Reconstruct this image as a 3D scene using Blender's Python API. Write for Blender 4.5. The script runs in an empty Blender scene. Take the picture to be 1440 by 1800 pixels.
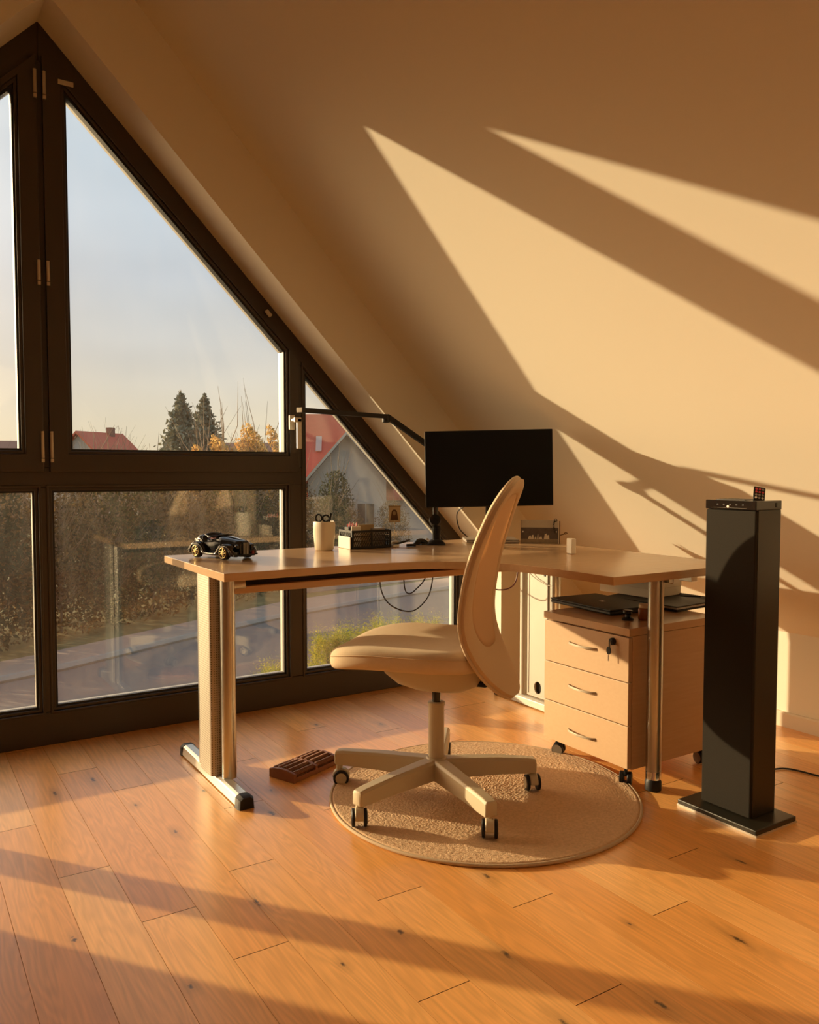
import bpy, bmesh, math, random
from mathutils import Vector, Matrix
random.seed(7)
PI = math.pi
R_ = math.radians
scene = bpy.context.scene
COL = scene.collection

# ------------------------------------------------------------------ camera
cam_data = bpy.data.cameras.new('camera')
cam = bpy.data.objects.new('camera', cam_data)
COL.objects.link(cam)
YAW, PITCH, EYE = R_(32.5416), R_(2.8624), 1.06
FW = Vector((math.sin(YAW) * math.cos(PITCH), math.cos(YAW) * math.cos(PITCH), -math.sin(PITCH)))
RT = Vector((math.cos(YAW), -math.sin(YAW), 0))
UP = RT.cross(FW)
cam.matrix_world = Matrix(((RT.x, UP.x, -FW.x, 0), (RT.y, UP.y, -FW.y, 0), (RT.z, UP.z, -FW.z, EYE), (0, 0, 0, 1)))
cam_data.sensor_fit = 'HORIZONTAL'
cam_data.sensor_width = 36.0
cam_data.lens = 36.0
cam_data.clip_start = 0.02
cam_data.clip_end = 800
scene.camera = cam

# ------------------------------------------------------------------ view, sun, sky
scene.view_settings.view_transform = 'Standard'
scene.view_settings.look = 'None'
scene.view_settings.gamma = 1.0
scene.view_settings.use_curve_mapping = False
scene.view_settings.exposure = 0.0
scene.cycles.max_bounces = 14
scene.cycles.diffuse_bounces = 8
scene.cycles.glossy_bounces = 5
scene.cycles.transparent_max_bounces = 24
scene.cycles.transmission_bounces = 8
scene.cycles.use_denoising = True
scene.cycles.sample_clamp_indirect = 8.0
scene.cycles.caustics_reflective = False

SUN_DIR = Vector((0.603, -0.790, -0.187)).normalized()
sun_data = bpy.data.lights.new('sun', 'SUN')
sun_data.energy = 8.3
sun_data.color = (1.0, 0.76, 0.44)
sun_data.angle = R_(0.6)
sun = bpy.data.objects.new('sun', sun_data)
sun.rotation_euler = (-SUN_DIR).to_track_quat('Z', 'Y').to_euler()
sun.location = (-6, 8, 6)
COL.objects.link(sun)

world = bpy.data.worlds.new('sky')
scene.world = world
world.use_nodes = True
wt = world.node_tree
wt.nodes.clear()
def wn(t, **k):
    n = wt.nodes.new(t)
    for a, b in k.items(): setattr(n, a, b)
    return n
w_out = wn('ShaderNodeOutputWorld'); w_bg = wn('ShaderNodeBackground')
w_tc = wn('ShaderNodeTexCoord'); w_sep = wn('ShaderNodeSeparateXYZ'); w_ramp = wn('ShaderNodeValToRGB')
wt.links.new(w_tc.outputs['Generated'], w_sep.inputs[0])
wt.links.new(w_sep.outputs['Z'], w_ramp.inputs[0])
els = w_ramp.color_ramp.elements
els[0].position = 0.0; els[0].color = (0.78, 0.66, 0.44, 1)
els[1].position = 0.055; els[1].color = (0.74, 0.66, 0.50, 1)
for p, c in ((0.13, (0.62, 0.61, 0.57)), (0.22, (0.54, 0.59, 0.64)), (0.34, (0.51, 0.61, 0.70)), (0.45, (0.60, 0.70, 0.76)), (1.0, (0.36, 0.48, 0.66))):
    e = els.new(p); e.color = (*c, 1)
w_noise = wn('ShaderNodeTexNoise'); w_noise.inputs['Scale'].default_value = 2.4; w_noise.inputs['Detail'].default_value = 3
w_map = wn('ShaderNodeMapping'); w_map.inputs['Scale'].default_value = (1, 1, 2.6)
wt.links.new(w_tc.outputs['Generated'], w_map.inputs[0]); wt.links.new(w_map.outputs[0], w_noise.inputs['Vector'])
w_cr = wn('ShaderNodeMapRange'); w_cr.inputs['From Min'].default_value = 0.35; w_cr.inputs['From Max'].default_value = 0.7
w_cr.inputs['To Min'].default_value = 1.0; w_cr.inputs['To Max'].default_value = 1.22
wt.links.new(w_noise.outputs['Fac'], w_cr.inputs['Value'])
w_mul = wn('ShaderNodeVectorMath', operation='SCALE')
wt.links.new(w_ramp.outputs[0], w_mul.inputs[0]); wt.links.new(w_cr.outputs[0], w_mul.inputs['Scale'])
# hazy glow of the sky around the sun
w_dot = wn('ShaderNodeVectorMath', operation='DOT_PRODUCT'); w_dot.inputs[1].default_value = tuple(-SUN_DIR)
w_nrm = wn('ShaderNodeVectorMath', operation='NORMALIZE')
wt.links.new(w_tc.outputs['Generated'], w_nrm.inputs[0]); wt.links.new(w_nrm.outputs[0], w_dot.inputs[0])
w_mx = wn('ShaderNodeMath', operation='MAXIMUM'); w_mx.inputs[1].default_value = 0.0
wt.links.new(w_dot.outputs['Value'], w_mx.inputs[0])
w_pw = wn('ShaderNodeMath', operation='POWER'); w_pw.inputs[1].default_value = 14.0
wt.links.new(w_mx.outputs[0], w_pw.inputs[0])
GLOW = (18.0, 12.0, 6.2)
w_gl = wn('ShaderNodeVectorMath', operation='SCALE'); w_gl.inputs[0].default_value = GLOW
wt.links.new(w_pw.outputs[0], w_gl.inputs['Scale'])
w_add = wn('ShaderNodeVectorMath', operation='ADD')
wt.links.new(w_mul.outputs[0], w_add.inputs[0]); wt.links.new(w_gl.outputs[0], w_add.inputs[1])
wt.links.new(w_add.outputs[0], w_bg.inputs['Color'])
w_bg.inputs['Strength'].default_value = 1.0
wt.links.new(w_bg.outputs[0], w_out.inputs[0])

# ------------------------------------------------------------------ materials
def newmat(name):
    m = bpy.data.materials.new(name); m.use_nodes = True
    nt = m.node_tree; b = nt.nodes['Principled BSDF']
    return m, nt, b
def pmat(name, col, rough=0.6, metal=0.0, spec=0.5, vary=0.06, vscale=6.0, bump=0.0, bscale=200.0, coat=0.0):
    m, nt, b = newmat(name)
    b.inputs['Roughness'].default_value = rough; b.inputs['Metallic'].default_value = metal
    b.inputs['Specular IOR Level'].default_value = spec
    b.inputs['Coat Weight'].default_value = coat
    tc = nt.nodes.new('ShaderNodeTexCoord'); no = nt.nodes.new('ShaderNodeTexNoise'); no.inputs['Scale'].default_value = vscale
    no.inputs['Detail'].default_value = 3
    nt.links.new(tc.outputs['Object'], no.inputs['Vector'])
    mx = nt.nodes.new('ShaderNodeMix'); mx.data_type = 'RGBA'
    mx.inputs[6].default_value = (*[c * (1 - vary) for c in col], 1); mx.inputs[7].default_value = (*[min(1, c * (1 + vary)) for c in col], 1)
    nt.links.new(no.outputs['Fac'], mx.inputs[0]); nt.links.new(mx.outputs[2], b.inputs['Base Color'])
    if bump:
        n2 = nt.nodes.new('ShaderNodeTexNoise'); n2.inputs['Scale'].default_value = bscale; n2.inputs['Detail'].default_value = 2
        nt.links.new(tc.outputs['Object'], n2.inputs['Vector'])
        bp = nt.nodes.new('ShaderNodeBump'); bp.inputs['Strength'].default_value = bump; bp.inputs['Distance'].default_value = 0.002
        nt.links.new(n2.outputs['Fac'], bp.inputs['Height']); nt.links.new(bp.outputs[0], b.inputs['Normal'])
    return m

M = {}
M['wall'] = pmat('wall_plaster', (0.72, 0.675, 0.56), 0.92, vary=0.015, vscale=1.5, bump=0.12, bscale=90)
M['base'] = pmat('baseboard_paint', (0.65, 0.58, 0.46), 0.5)
M['frame'] = pmat('window_frame_brown', (0.042, 0.030, 0.017), 0.42, vary=0.08, vscale=14)
M['gasket'] = pmat('black_gasket', (0.012, 0.011, 0.01), 0.5)
M['hinge'] = pmat('hinge_metal', (0.50, 0.44, 0.34), 0.4, metal=0.45)
M['handle_white'] = pmat('handle_satin', (0.62, 0.58, 0.50), 0.35, metal=0.3)
M['tape'] = pmat('sensor_tape', (0.48, 0.43, 0.32), 0.6)
M['steel'] = pmat('brushed_steel', (0.56, 0.53, 0.47), 0.28, metal=1.0, vary=0.05)
M['satin'] = pmat('satin_silver_paint', (0.66, 0.64, 0.58), 0.32, metal=0.75)
M['leg_white'] = pmat('leg_light_paint', (0.46, 0.44, 0.385), 0.45, metal=0.1)
M['black'] = pmat('black_plastic', (0.012, 0.010, 0.009), 0.5, spec=0.3)
M['black_matte'] = pmat('black_matte', (0.02, 0.017, 0.015), 0.7)
M['screen'] = pmat('screen_glass', (0.004, 0.004, 0.004), 0.35, spec=0.15)
M['gloss_black'] = pmat('gloss_black', (0.008, 0.007, 0.007), 0.10, coat=0.3)
M['cable'] = pmat('cable_black', (0.015, 0.012, 0.012), 0.5)
M['cable_red'] = pmat('cable_dark_red', (0.09, 0.015, 0.02), 0.45)
M['cable_grey'] = pmat('cable_grey', (0.30, 0.27, 0.22), 0.5)
M['chair_fabric'] = pmat('chair_fabric', (0.60, 0.48, 0.33), 0.95, vary=0.05, vscale=60, bump=0.35, bscale=700)
M['chair_shell'] = pmat('chair_shell', (0.58, 0.43, 0.27), 0.6, vary=0.03)
M['chair_metal'] = pmat('chair_beige_metal', (0.50, 0.43, 0.30), 0.45, vary=0.03)
M['ceramic'] = pmat('cup_ceramic', (0.66, 0.59, 0.46), 0.45)
M['white'] = pmat('white_plastic', (0.83, 0.79, 0.70), 0.5)
M['paper'] = pmat('paper', (0.80, 0.77, 0.70), 0.8)
M['card_tan'] = pmat('card_tan', (0.62, 0.52, 0.32), 0.8)
M['card_brown'] = pmat('card_brown', (0.11, 0.055, 0.02), 0.8)
M['card_skin'] = pmat('card_pale', (0.40, 0.30, 0.16), 0.8)
M['silver'] = pmat('silver_laptop', (0.46, 0.42, 0.37), 0.35, metal=0.7)
M['gold'] = pmat('gold_spokes', (0.85, 0.68, 0.33), 0.25, metal=1.0)
M['chrome'] = pmat('chrome', (0.75, 0.72, 0.66), 0.12, metal=1.0)
M['red'] = pmat('red_leather', (0.20, 0.012, 0.012), 0.45)
M['red_btn'] = pmat('red_button', (0.65, 0.05, 0.07), 0.5)
M['white_btn'] = pmat('white_button', (0.75, 0.68, 0.62), 0.5)
M['amber'] = pmat('amber_glass', (0.24, 0.06, 0.012), 0.2)
M['box_grey'] = pmat('box_pale_card', (0.52, 0.47, 0.38), 0.7)
M['text_grey'] = pmat('text_grey', (0.22, 0.19, 0.15), 0.7)
M['speaker'] = pmat('speaker_cloth', (0.017, 0.0135, 0.009), 0.85, spec=0.2, vary=0.1, vscale=300, bump=0.3, bscale=900)
M['speaker_side'] = pmat('speaker_side', (0.018, 0.016, 0.010), 0.35)
M['massager'] = pmat('massager_wood', (0.25, 0.10, 0.045), 0.45, vary=0.2, vscale=30)
M['roller'] = pmat('roller_wood', (0.21, 0.085, 0.04), 0.5, vary=0.2, vscale=40)
M['rug_edge'] = pmat('rug_binding', (0.50, 0.39, 0.26), 0.9)
M['ext_wall'] = pmat('exterior_render', (0.74, 0.66, 0.52), 0.9)

def laminate(name, c0, c1, rough):
    m, nt, b = newmat(name)
    tc = nt.nodes.new('ShaderNodeTexCoord'); mp = nt.nodes.new('ShaderNodeMapping'); mp.inputs['Scale'].default_value = (3.0, 26, 40)
    no = nt.nodes.new('ShaderNodeTexNoise'); no.inputs['Scale'].default_value = 3; no.inputs['Detail'].default_value = 5
    nt.links.new(tc.outputs['Object'], mp.inputs[0]); nt.links.new(mp.outputs[0], no.inputs['Vector'])
    mx = nt.nodes.new('ShaderNodeMix'); mx.data_type = 'RGBA'; mx.inputs[6].default_value = (*c0, 1); mx.inputs[7].default_value = (*c1, 1)
    nt.links.new(no.outputs['Fac'], mx.inputs[0]); nt.links.new(mx.outputs[2], b.inputs['Base Color'])
    b.inputs['Roughness'].default_value = rough
    return m
M['laminate'] = laminate('beech_laminate', (0.48, 0.31, 0.17), (0.57, 0.38, 0.22), 0.20)
M['laminate_front'] = laminate('beech_front', (0.46, 0.30, 0.165), (0.51, 0.345, 0.20), 0.45)

# perforated / ribbed metal of the leg cover
m, nt, b = newmat('perforated_metal'); M['perf'] = m
b.inputs['Metallic'].default_value = 0.4; b.inputs['Roughness'].default_value = 0.45
tc = nt.nodes.new('ShaderNodeTexCoord'); vo = nt.nodes.new('ShaderNodeTexVoronoi'); vo.inputs['Scale'].default_value = 125; vo.inputs['Randomness'].default_value = 0.0
nt.links.new(tc.outputs['Object'], vo.inputs['Vector'])
mr = nt.nodes.new('ShaderNodeMapRange'); mr.inputs['From Min'].default_value = 0.28; mr.inputs['From Max'].default_value = 0.42
nt.links.new(vo.outputs['Distance'], mr.inputs['Value'])
mx = nt.nodes.new('ShaderNodeMix'); mx.data_type = 'RGBA'; mx.inputs[6].default_value = (0.13, 0.11, 0.07, 1); mx.inputs[7].default_value = (0.50, 0.46, 0.38, 1)
nt.links.new(mr.outputs[0], mx.inputs[0]); nt.links.new(mx.outputs[2], b.inputs['Base Color'])

# glass (thin panes): schlick mix of clear and glossy, plus a little dust
def glass_mat(name, f0, dust):
    m = bpy.data.materials.new(name); m.use_nodes = True; nt = m.node_tree; nt.nodes.clear()
    L = nt.links.new
    out = nt.nodes.new('ShaderNodeOutputMaterial'); tr = nt.nodes.new('ShaderNodeBsdfTransparent'); gl = nt.nodes.new('ShaderNodeBsdfGlossy')
    gl.inputs['Roughness'].default_value = 0.015; tr.inputs[0].default_value = (0.985, 0.985, 0.975, 1)
    lw = nt.nodes.new('ShaderNodeLayerWeight'); lw.inputs[0].default_value = 0.5
    pw = nt.nodes.new('ShaderNodeMath'); pw.operation = 'POWER'; pw.inputs[1].default_value = 4.0; L(lw.outputs['Facing'], pw.inputs[0])
    ml = nt.nodes.new('ShaderNodeMath'); ml.operation = 'MULTIPLY_ADD'; ml.inputs[1].default_value = 1 - f0; ml.inputs[2].default_value = f0
    L(pw.outputs[0], ml.inputs[0])
    m1 = nt.nodes.new('ShaderNodeMixShader'); L(ml.outputs[0], m1.inputs[0]); L(tr.outputs[0], m1.inputs[1]); L(gl.outputs[0], m1.inputs[2])
    ts = nt.nodes.new('ShaderNodeBsdfTranslucent'); ts.inputs[0].default_value = (0.8, 0.8, 0.8, 1)
    tc = nt.nodes.new('ShaderNodeTexCoord'); mp = nt.nodes.new('ShaderNodeMapping'); mp.inputs['Scale'].default_value = (9, 9, 2.0)
    no = nt.nodes.new('ShaderNodeTexNoise'); no.inputs['Scale'].default_value = 3.0; no.inputs['Detail'].default_value = 6
    L(tc.outputs['Object'], mp.inputs[0]); L(mp.outputs[0], no.inputs['Vector'])
    mr = nt.nodes.new('ShaderNodeMapRange'); mr.inputs['From Min'].default_value = 0.35; mr.inputs['From Max'].default_value = 0.75
    mr.inputs['To Min'].default_value = dust * 0.5; mr.inputs['To Max'].default_value = dust * 1.6
    L(no.outputs['Fac'], mr.inputs['Value'])
    m2 = nt.nodes.new('ShaderNodeMixShader'); L(mr.outputs[0], m2.inputs[0]); L(m1.outputs[0], m2.inputs[1]); L(ts.outputs[0], m2.inputs[2])
    L(m2.outputs[0], out.inputs[0])
    return m
M['glass'] = glass_mat('window_glass', 0.040, 0.006)
M['glass_low'] = glass_mat('window_glass_dusty', 0.085, 0.007)
M['acrylic'] = glass_mat('clear_acrylic', 0.05, 0.15)

# wooden floor, one colour per board through an attribute
m, nt, b = newmat('oak_floor'); M['floor'] = m
L = nt.links.new
at = nt.nodes.new('ShaderNodeAttribute'); at.attribute_name = 'board'
sp = nt.nodes.new('ShaderNodeSeparateXYZ'); L(at.outputs['Vector'], sp.inputs[0])
tc = nt.nodes.new('ShaderNodeTexCoord')
off = nt.nodes.new('ShaderNodeVectorMath'); off.operation = 'SCALE'; off.inputs['Scale'].default_value = 37.0; L(at.outputs['Vector'], off.inputs[0])
ad = nt.nodes.new('ShaderNodeVectorMath'); ad.operation = 'ADD'; L(tc.outputs['Object'], ad.inputs[0]); L(off.outputs[0], ad.inputs[1])
mp = nt.nodes.new('ShaderNodeMapping'); mp.inputs['Scale'].default_value = (9.0, 1.0, 1.0); L(ad.outputs[0], mp.inputs[0])
n1 = nt.nodes.new('ShaderNodeTexNoise'); n1.inputs['Scale'].default_value = 1.5; n1.inputs['Detail'].default_value = 2.0; n1.inputs['Distortion'].default_value = 0.4
L(mp.outputs[0], n1.inputs['Vector'])
rg = nt.nodes.new('ShaderNodeMath'); rg.operation = 'MULTIPLY'; rg.inputs[1].default_value = 78.0; L(n1.outputs['Fac'], rg.inputs[0])
sn = nt.nodes.new('ShaderNodeMath'); sn.operation = 'SINE'; L(rg.outputs[0], sn.inputs[0])
mp2 = nt.nodes.new('ShaderNodeMapping'); mp2.inputs['Scale'].default_value = (160.0, 5.0, 1.0); L(ad.outputs[0], mp2.inputs[0])
n2 = nt.nodes.new('ShaderNodeTexNoise'); n2.inputs['Scale'].default_value = 1.0; n2.inputs['Detail'].default_value = 4.0; L(mp2.outputs[0], n2.inputs['Vector'])
# board tone
cr = nt.nodes.new('ShaderNodeValToRGB'); L(sp.outputs['X'], cr.inputs[0])
e = cr.color_ramp.elements
e[0].position = 0; e[0].color = (0.78, 0.36, 0.09, 1); e[1].position = 1; e[1].color = (0.92, 0.51, 0.175, 1)
e.new(0.5).color = (0.87, 0.435, 0.13, 1)
mr1 = nt.nodes.new('ShaderNodeMapRange'); mr1.inputs['From Min'].default_value = -1; mr1.inputs['To Min'].default_value = 0.915; mr1.inputs['To Max'].default_value = 1.03
L(sn.outputs[0], mr1.inputs['Value'])
mr2 = nt.nodes.new('ShaderNodeMapRange'); mr2.inputs['From Min'].default_value = 0.3; mr2.inputs['From Max'].default_value = 0.7; mr2.inputs['To Min'].default_value = 0.90; mr2.inputs['To Max'].default_value = 1.07
L(n2.outputs['Fac'], mr2.inputs['Value'])
mm = nt.nodes.new('ShaderNodeMath'); mm.operation = 'MULTIPLY'; L(mr1.outputs[0], mm.inputs[0]); L(mr2.outputs[0], mm.inputs[1])
KN = [(0.74, 1.86, 1), (0.64, 2.62, .8), (0.97, 1.56, 1.3), (0.5, 1.62, .8), (0.33, 1.93, .9), (0.98, 2.33, 1.4), (0.86, 2.62, 1), (1.12, 1.36, 1.1), (1.30, 1.66, 1.3),
      (0.44, 2.86, .9), (0.57, 2.92, 1.2), (0.80, 1.52, .7), (1.27, 1.06, 1.2), (1.07, 1.12, 1.0), (1.6, 1.12, 1.2), (0.69, 2.36, .9), (1.49, 3.06, 1), (1.72, 2.92, 1), (0.22, 3.1, 1), (1.05, 2.5, .8), (1.44, 1.3, .6), (1.93, 1.35, .9)]
acc = None
for (kx, ky, ks) in KN:
    v = nt.nodes.new('ShaderNodeVectorMath'); v.operation = 'SUBTRACT'; v.inputs[1].default_value = (kx, ky, 0); L(tc.outputs['Object'], v.inputs[0])
    v2 = nt.nodes.new('ShaderNodeVectorMath'); v2.operation = 'MULTIPLY'; v2.inputs[1].default_value = (1.25 / ks, (0.28 + 0.5 * ((kx * 7.3 + ky * 3.1) % 1)) / ks, 0); L(v.outputs[0], v2.inputs[0])
    ln = nt.nodes.new('ShaderNodeVectorMath'); ln.operation = 'LENGTH'; L(v2.outputs[0], ln.inputs[0])
    if acc is None: acc = ln.outputs['Value']
    else:
        mn = nt.nodes.new('ShaderNodeMath'); mn.operation = 'MINIMUM'; L(acc, mn.inputs[0]); L(ln.outputs['Value'], mn.inputs[1]); acc = mn.outputs[0]
wob = nt.nodes.new('ShaderNodeTexNoise'); wob.inputs['Scale'].default_value = 90; L(tc.outputs['Object'], wob.inputs['Vector'])
wa = nt.nodes.new('ShaderNodeMath'); wa.operation = 'MULTIPLY_ADD'; wa.inputs[1].default_value = 0.016; L(wob.outputs['Fac'], wa.inputs[0]); L(acc, wa.inputs[2])
kr = nt.nodes.new('ShaderNodeMapRange'); kr.inputs['From Min'].default_value = 0.010; kr.inputs['From Max'].default_value = 0.016; kr.inputs['To Min'].default_value = 0.16; kr.inputs['To Max'].default_value = 1.0
L(wa.outputs[0], kr.inputs['Value'])
kr2 = nt.nodes.new('ShaderNodeMapRange'); kr2.inputs['From Min'].default_value = 0.010; kr2.inputs['From Max'].default_value = 0.045; kr2.inputs['To Min'].default_value = 0.72; kr2.inputs['To Max'].default_value = 1.0
L(wa.outputs[0], kr2.inputs['Value'])
m3 = nt.nodes.new('ShaderNodeMath'); m3.operation = 'MULTIPLY'; L(kr.outputs[0], m3.inputs[0]); L(kr2.outputs[0], m3.inputs[1])
m4 = nt.nodes.new('ShaderNodeMath'); m4.operation = 'MULTIPLY'; L(m3.outputs[0], m4.inputs[0]); L(mm.outputs[0], m4.inputs[1])
vs = nt.nodes.new('ShaderNodeVectorMath'); vs.operation = 'SCALE'; L(cr.outputs[0], vs.inputs[0]); L(m4.outputs[0], vs.inputs['Scale'])
L(vs.outputs[0], b.inputs['Base Color'])
b.inputs['Roughness'].default_value = 0.36; b.inputs['Coat Weight'].default_value = 0.6; b.inputs['Coat Roughness'].default_value = 0.3
bp = nt.nodes.new('ShaderNodeBump'); bp.inputs['Strength'].default_value = 0.10; bp.inputs['Distance'].default_value = 0.001
L(n2.outputs['Fac'], bp.inputs['Height']); L(bp.outputs[0], b.inputs['Normal'])
M['groove'] = pmat('floor_groove', (0.72, 0.40, 0.14), 0.8)
M['joint'] = pmat('floor_joint', (0.07, 0.03, 0.01), 0.9)

def leafmat(name, c0, c1, transl=0.35):
    m = bpy.data.materials.new(name); m.use_nodes = True; nt = m.node_tree; nt.nodes.clear(); L = nt.links.new
    out = nt.nodes.new('ShaderNodeOutputMaterial'); ge = nt.nodes.new('ShaderNodeNewGeometry')
    mx = nt.nodes.new('ShaderNodeMix'); mx.data_type = 'RGBA'; mx.inputs[6].default_value = (*c0, 1); mx.inputs[7].default_value = (*c1, 1)
    L(ge.outputs['Random Per Island'], mx.inputs[0])
    d = nt.nodes.new('ShaderNodeBsdfDiffuse'); t = nt.nodes.new('ShaderNodeBsdfTranslucent'); L(mx.outputs[2], d.inputs[0]); L(mx.outputs[2], t.inputs[0])
    s = nt.nodes.new('ShaderNodeMixShader'); s.inputs[0].default_value = transl; L(d.outputs[0], s.inputs[1]); L(t.outputs[0], s.inputs[2]); L(s.outputs[0], out.inputs[0])
    return m
M['leaf_hedge'] = leafmat('leaf_hedge', (0.018, 0.014, 0.007), (0.20, 0.125, 0.045))
M['leaf_green'] = leafmat('leaf_green', (0.014, 0.020, 0.008), (0.10, 0.10, 0.035))
M['leaf_dark'] = leafmat('leaf_conifer', (0.012, 0.020, 0.009), (0.05, 0.062, 0.03), 0.15)
M['leaf_spruce'] = leafmat('leaf_spruce', (0.13, 0.14, 0.10), (0.25, 0.25, 0.18), 0.1)
M['leaf_gold'] = leafmat('leaf_gold', (0.26, 0.19, 0.06), (0.90, 0.56, 0.20), 0.3)
M['leaf_bright'] = leafmat('leaf_bright', (0.10, 0.16, 0.02), (0.48, 0.42, 0.05), 0.45)
M['bark'] = pmat('bark', (0.13, 0.095, 0.06), 0.9)
M['twig'] = pmat('twig', (0.22, 0.155, 0.095), 0.9)
M['asphalt'] = pmat('asphalt', (0.17, 0.14, 0.125), 0.85, vary=0.12, vscale=1.2, bump=0.3, bscale=60)
M['pave'] = pmat('pavement', (0.34, 0.25, 0.20), 0.85, vary=0.1, vscale=3)
M['kerb'] = pmat('kerb', (0.30, 0.27, 0.24), 0.85)
M['grass'] = pmat('grass', (0.13, 0.12, 0.04), 0.95, vary=0.4, vscale=3)
M['roof_red'] = pmat('roof_tiles_red', (0.46, 0.10, 0.055), 0.8, vary=0.15, vscale=3)
M['roof_dark'] = pmat('roof_tiles_dark', (0.20, 0.10, 0.075), 0.8, vary=0.15, vscale=3)
M['house_wall'] = pmat('house_wall', (0.50, 0.46, 0.40), 0.9)
M['house_white'] = pmat('house_white', (0.42, 0.40, 0.37), 0.9)
M['win_dark'] = pmat('dark_pane', (0.03, 0.03, 0.035), 0.1)

# ------------------------------------------------------------------ mesh helpers
def rot(rz=0, rx=0, ry=0):
    return Matrix.Rotation(rz, 4, 'Z') @ Matrix.Rotation(ry, 4, 'Y') @ Matrix.Rotation(rx, 4, 'X')

class MB:
    def __init__(s, X=None): s.bm = bmesh.new(); s.X = X or Matrix.Identity(4)
    def v(s, p): return s.bm.verts.new(s.X @ Vector(p))
    def f(s, vs):
        try: return s.bm.faces.new(vs)
        except ValueError: return None
    def box(s, c, d, r=None):
        r = r or Matrix.Identity(4); c = Vector(c)
        V = [s.v(c + r @ Vector((sx * d[0] / 2, sy * d[1] / 2, sz * d[2] / 2))) for sx in (-1, 1) for sy in (-1, 1) for sz in (-1, 1)]
        for q in ((0, 1, 3, 2), (4, 6, 7, 5), (0, 4, 5, 1), (2, 3, 7, 6), (0, 2, 6, 4), (1, 5, 7, 3)): s.f([V[i] for i in q])
        return s
    def b2(s, a, b): return s.box([(a[i] + b[i]) / 2 for i in range(3)], [abs(b[i] - a[i]) for i in range(3)])
    def loft(s, rings, cap=True, closed=False):
        R = [[s.v(p) for p in r] for r in rings]; n = len(R[0]); m = len(R)
        for i in range(m if closed else m - 1):
            a, b_ = R[i], R[(i + 1) % m]
            for j in range(n): s.f([a[j], a[(j + 1) % n], b_[(j + 1) % n], b_[j]])
        if cap and not closed: s.f(R[0][::-1]); s.f(R[-1])
        return s
    def tube(s, pts, r, n=10, cap=True, closed=False):
        pts = [Vector(p) for p in pts]; rings = []; N = len(pts); prev = None
        for i, p in enumerate(pts):
            a = pts[(i - 1) % N] if (closed or i > 0) else p; b_ = pts[(i + 1) % N] if (closed or i < N - 1) else p
            t = (b_ - a).normalized()
            if prev is None:
                u = t.cross(Vector((0, 0, 1)));
                if u.length < 1e-3: u = t.cross(Vector((1, 0, 0)))
                u.normalize()
            else:
                u = (prev - t * prev.dot(t)).normalized()
            prev = u; w = t.cross(u); rr = r[i] if isinstance(r, (list, tuple)) else r
            rings.append([p + (u * math.cos(2 * PI * k / n) + w * math.sin(2 * PI * k / n)) * rr for k in range(n)])
        return s.loft(rings, cap, closed)
    def cyl(s, a, b_, r, r2=None, n=20): return s.tube([a, b_], [r, r if r2 is None else r2], n)
    def lathe(s, prof, c=(0, 0, 0), n=28, r=None, cap=True):
        r = r or Matrix.Identity(4); c = Vector(c)
        return s.loft([[c + r @ Vector((q[0] * math.cos(2 * PI * k / n), q[0] * math.sin(2 * PI * k / n), q[1])) for k in range(n)] for q in prof], cap)
    def prism(s, poly, a, b_, f):
        return s.loft([[f(p, a) for p in poly], [f(p, b_) for p in poly]])
    def ring(s, outer, inner, a, b_, f):
        n = len(outer); A = [s.v(f(p, a)) for p in outer]; B = [s.v(f(p, a)) for p in inner]; C_ = [s.v(f(p, b_)) for p in outer]; D = [s.v(f(p, b_)) for p in inner]
        for i in range(n):
            j = (i + 1) % n
            s.f([A[i], A[j], B[j], B[i]]); s.f([C_[i], D[i], D[j], C_[j]]); s.f([A[i], C_[i], C_[j], A[j]]); s.f([B[i], B[j], D[j], D[i]])
        return s
    def build(s, name, mat, parent=None, bevel=0, smooth=None, seg=2):
        bmesh.ops.recalc_face_normals(s.bm, faces=s.bm.faces)
        me = bpy.data.meshes.new(name); s.bm.to_mesh(me); s.bm.free()
        me.materials.append(mat)
        o = bpy.data.objects.new(name, me); COL.objects.link(o)
        if parent:
            o.parent = parent
            # geometry is given in world coordinates unless the parent was built at the origin
            if parent.get('_w'): o.matrix_parent_inverse = parent.matrix_world.inverted() if False else Matrix.Translation(-Vector(parent['_w']))
        if smooth:
            me.polygons.foreach_set('use_smooth', [True] * len(me.polygons)); me.set_sharp_from_angle(angle=R_(smooth))
        if bevel:
            bv = o.modifiers.new('bevel', 'BEVEL'); bv.width = bevel; bv.segments = seg; bv.limit_method = 'ANGLE'; bv.angle_limit = R_(40)
        return o

def thing(name, label, cat, loc=(0, 0, 0), group=None):
    """an Empty at the thing's base; children meshes are modelled in world coordinates"""
    o = bpy.data.objects.new(name, None); COL.objects.link(o); o.location = loc; o.empty_display_size = 0.05
    o['label'] = label; o['category'] = cat
    if group: o['group'] = group
    o['_w'] = list(loc)
    return o
def tag(o, label, cat, group=None, kind=None):
    o['label'] = label; o['category'] = cat
    if group: o['group'] = group
    if kind: o['kind'] = kind
    return o
def struct(o): o['kind'] = 'structure'; return o
def mirror(poly, cx=0.517): return [(2 * cx - x, z) for x, z in poly][::-1]
XZ = lambda p, y: (p[0], y, p[1])
XY = lambda p, z: (p[0], p[1], z)

# ------------------------------------------------------------------ room shell
CX = 0.517; SL = 1.04; KX = 3.125; KZ = 0.394; RZ = KZ + SL * (KX - CX); LX = 2 * CX - KX
YB = -2.4; YG = 3.165; YF = 3.383
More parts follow.
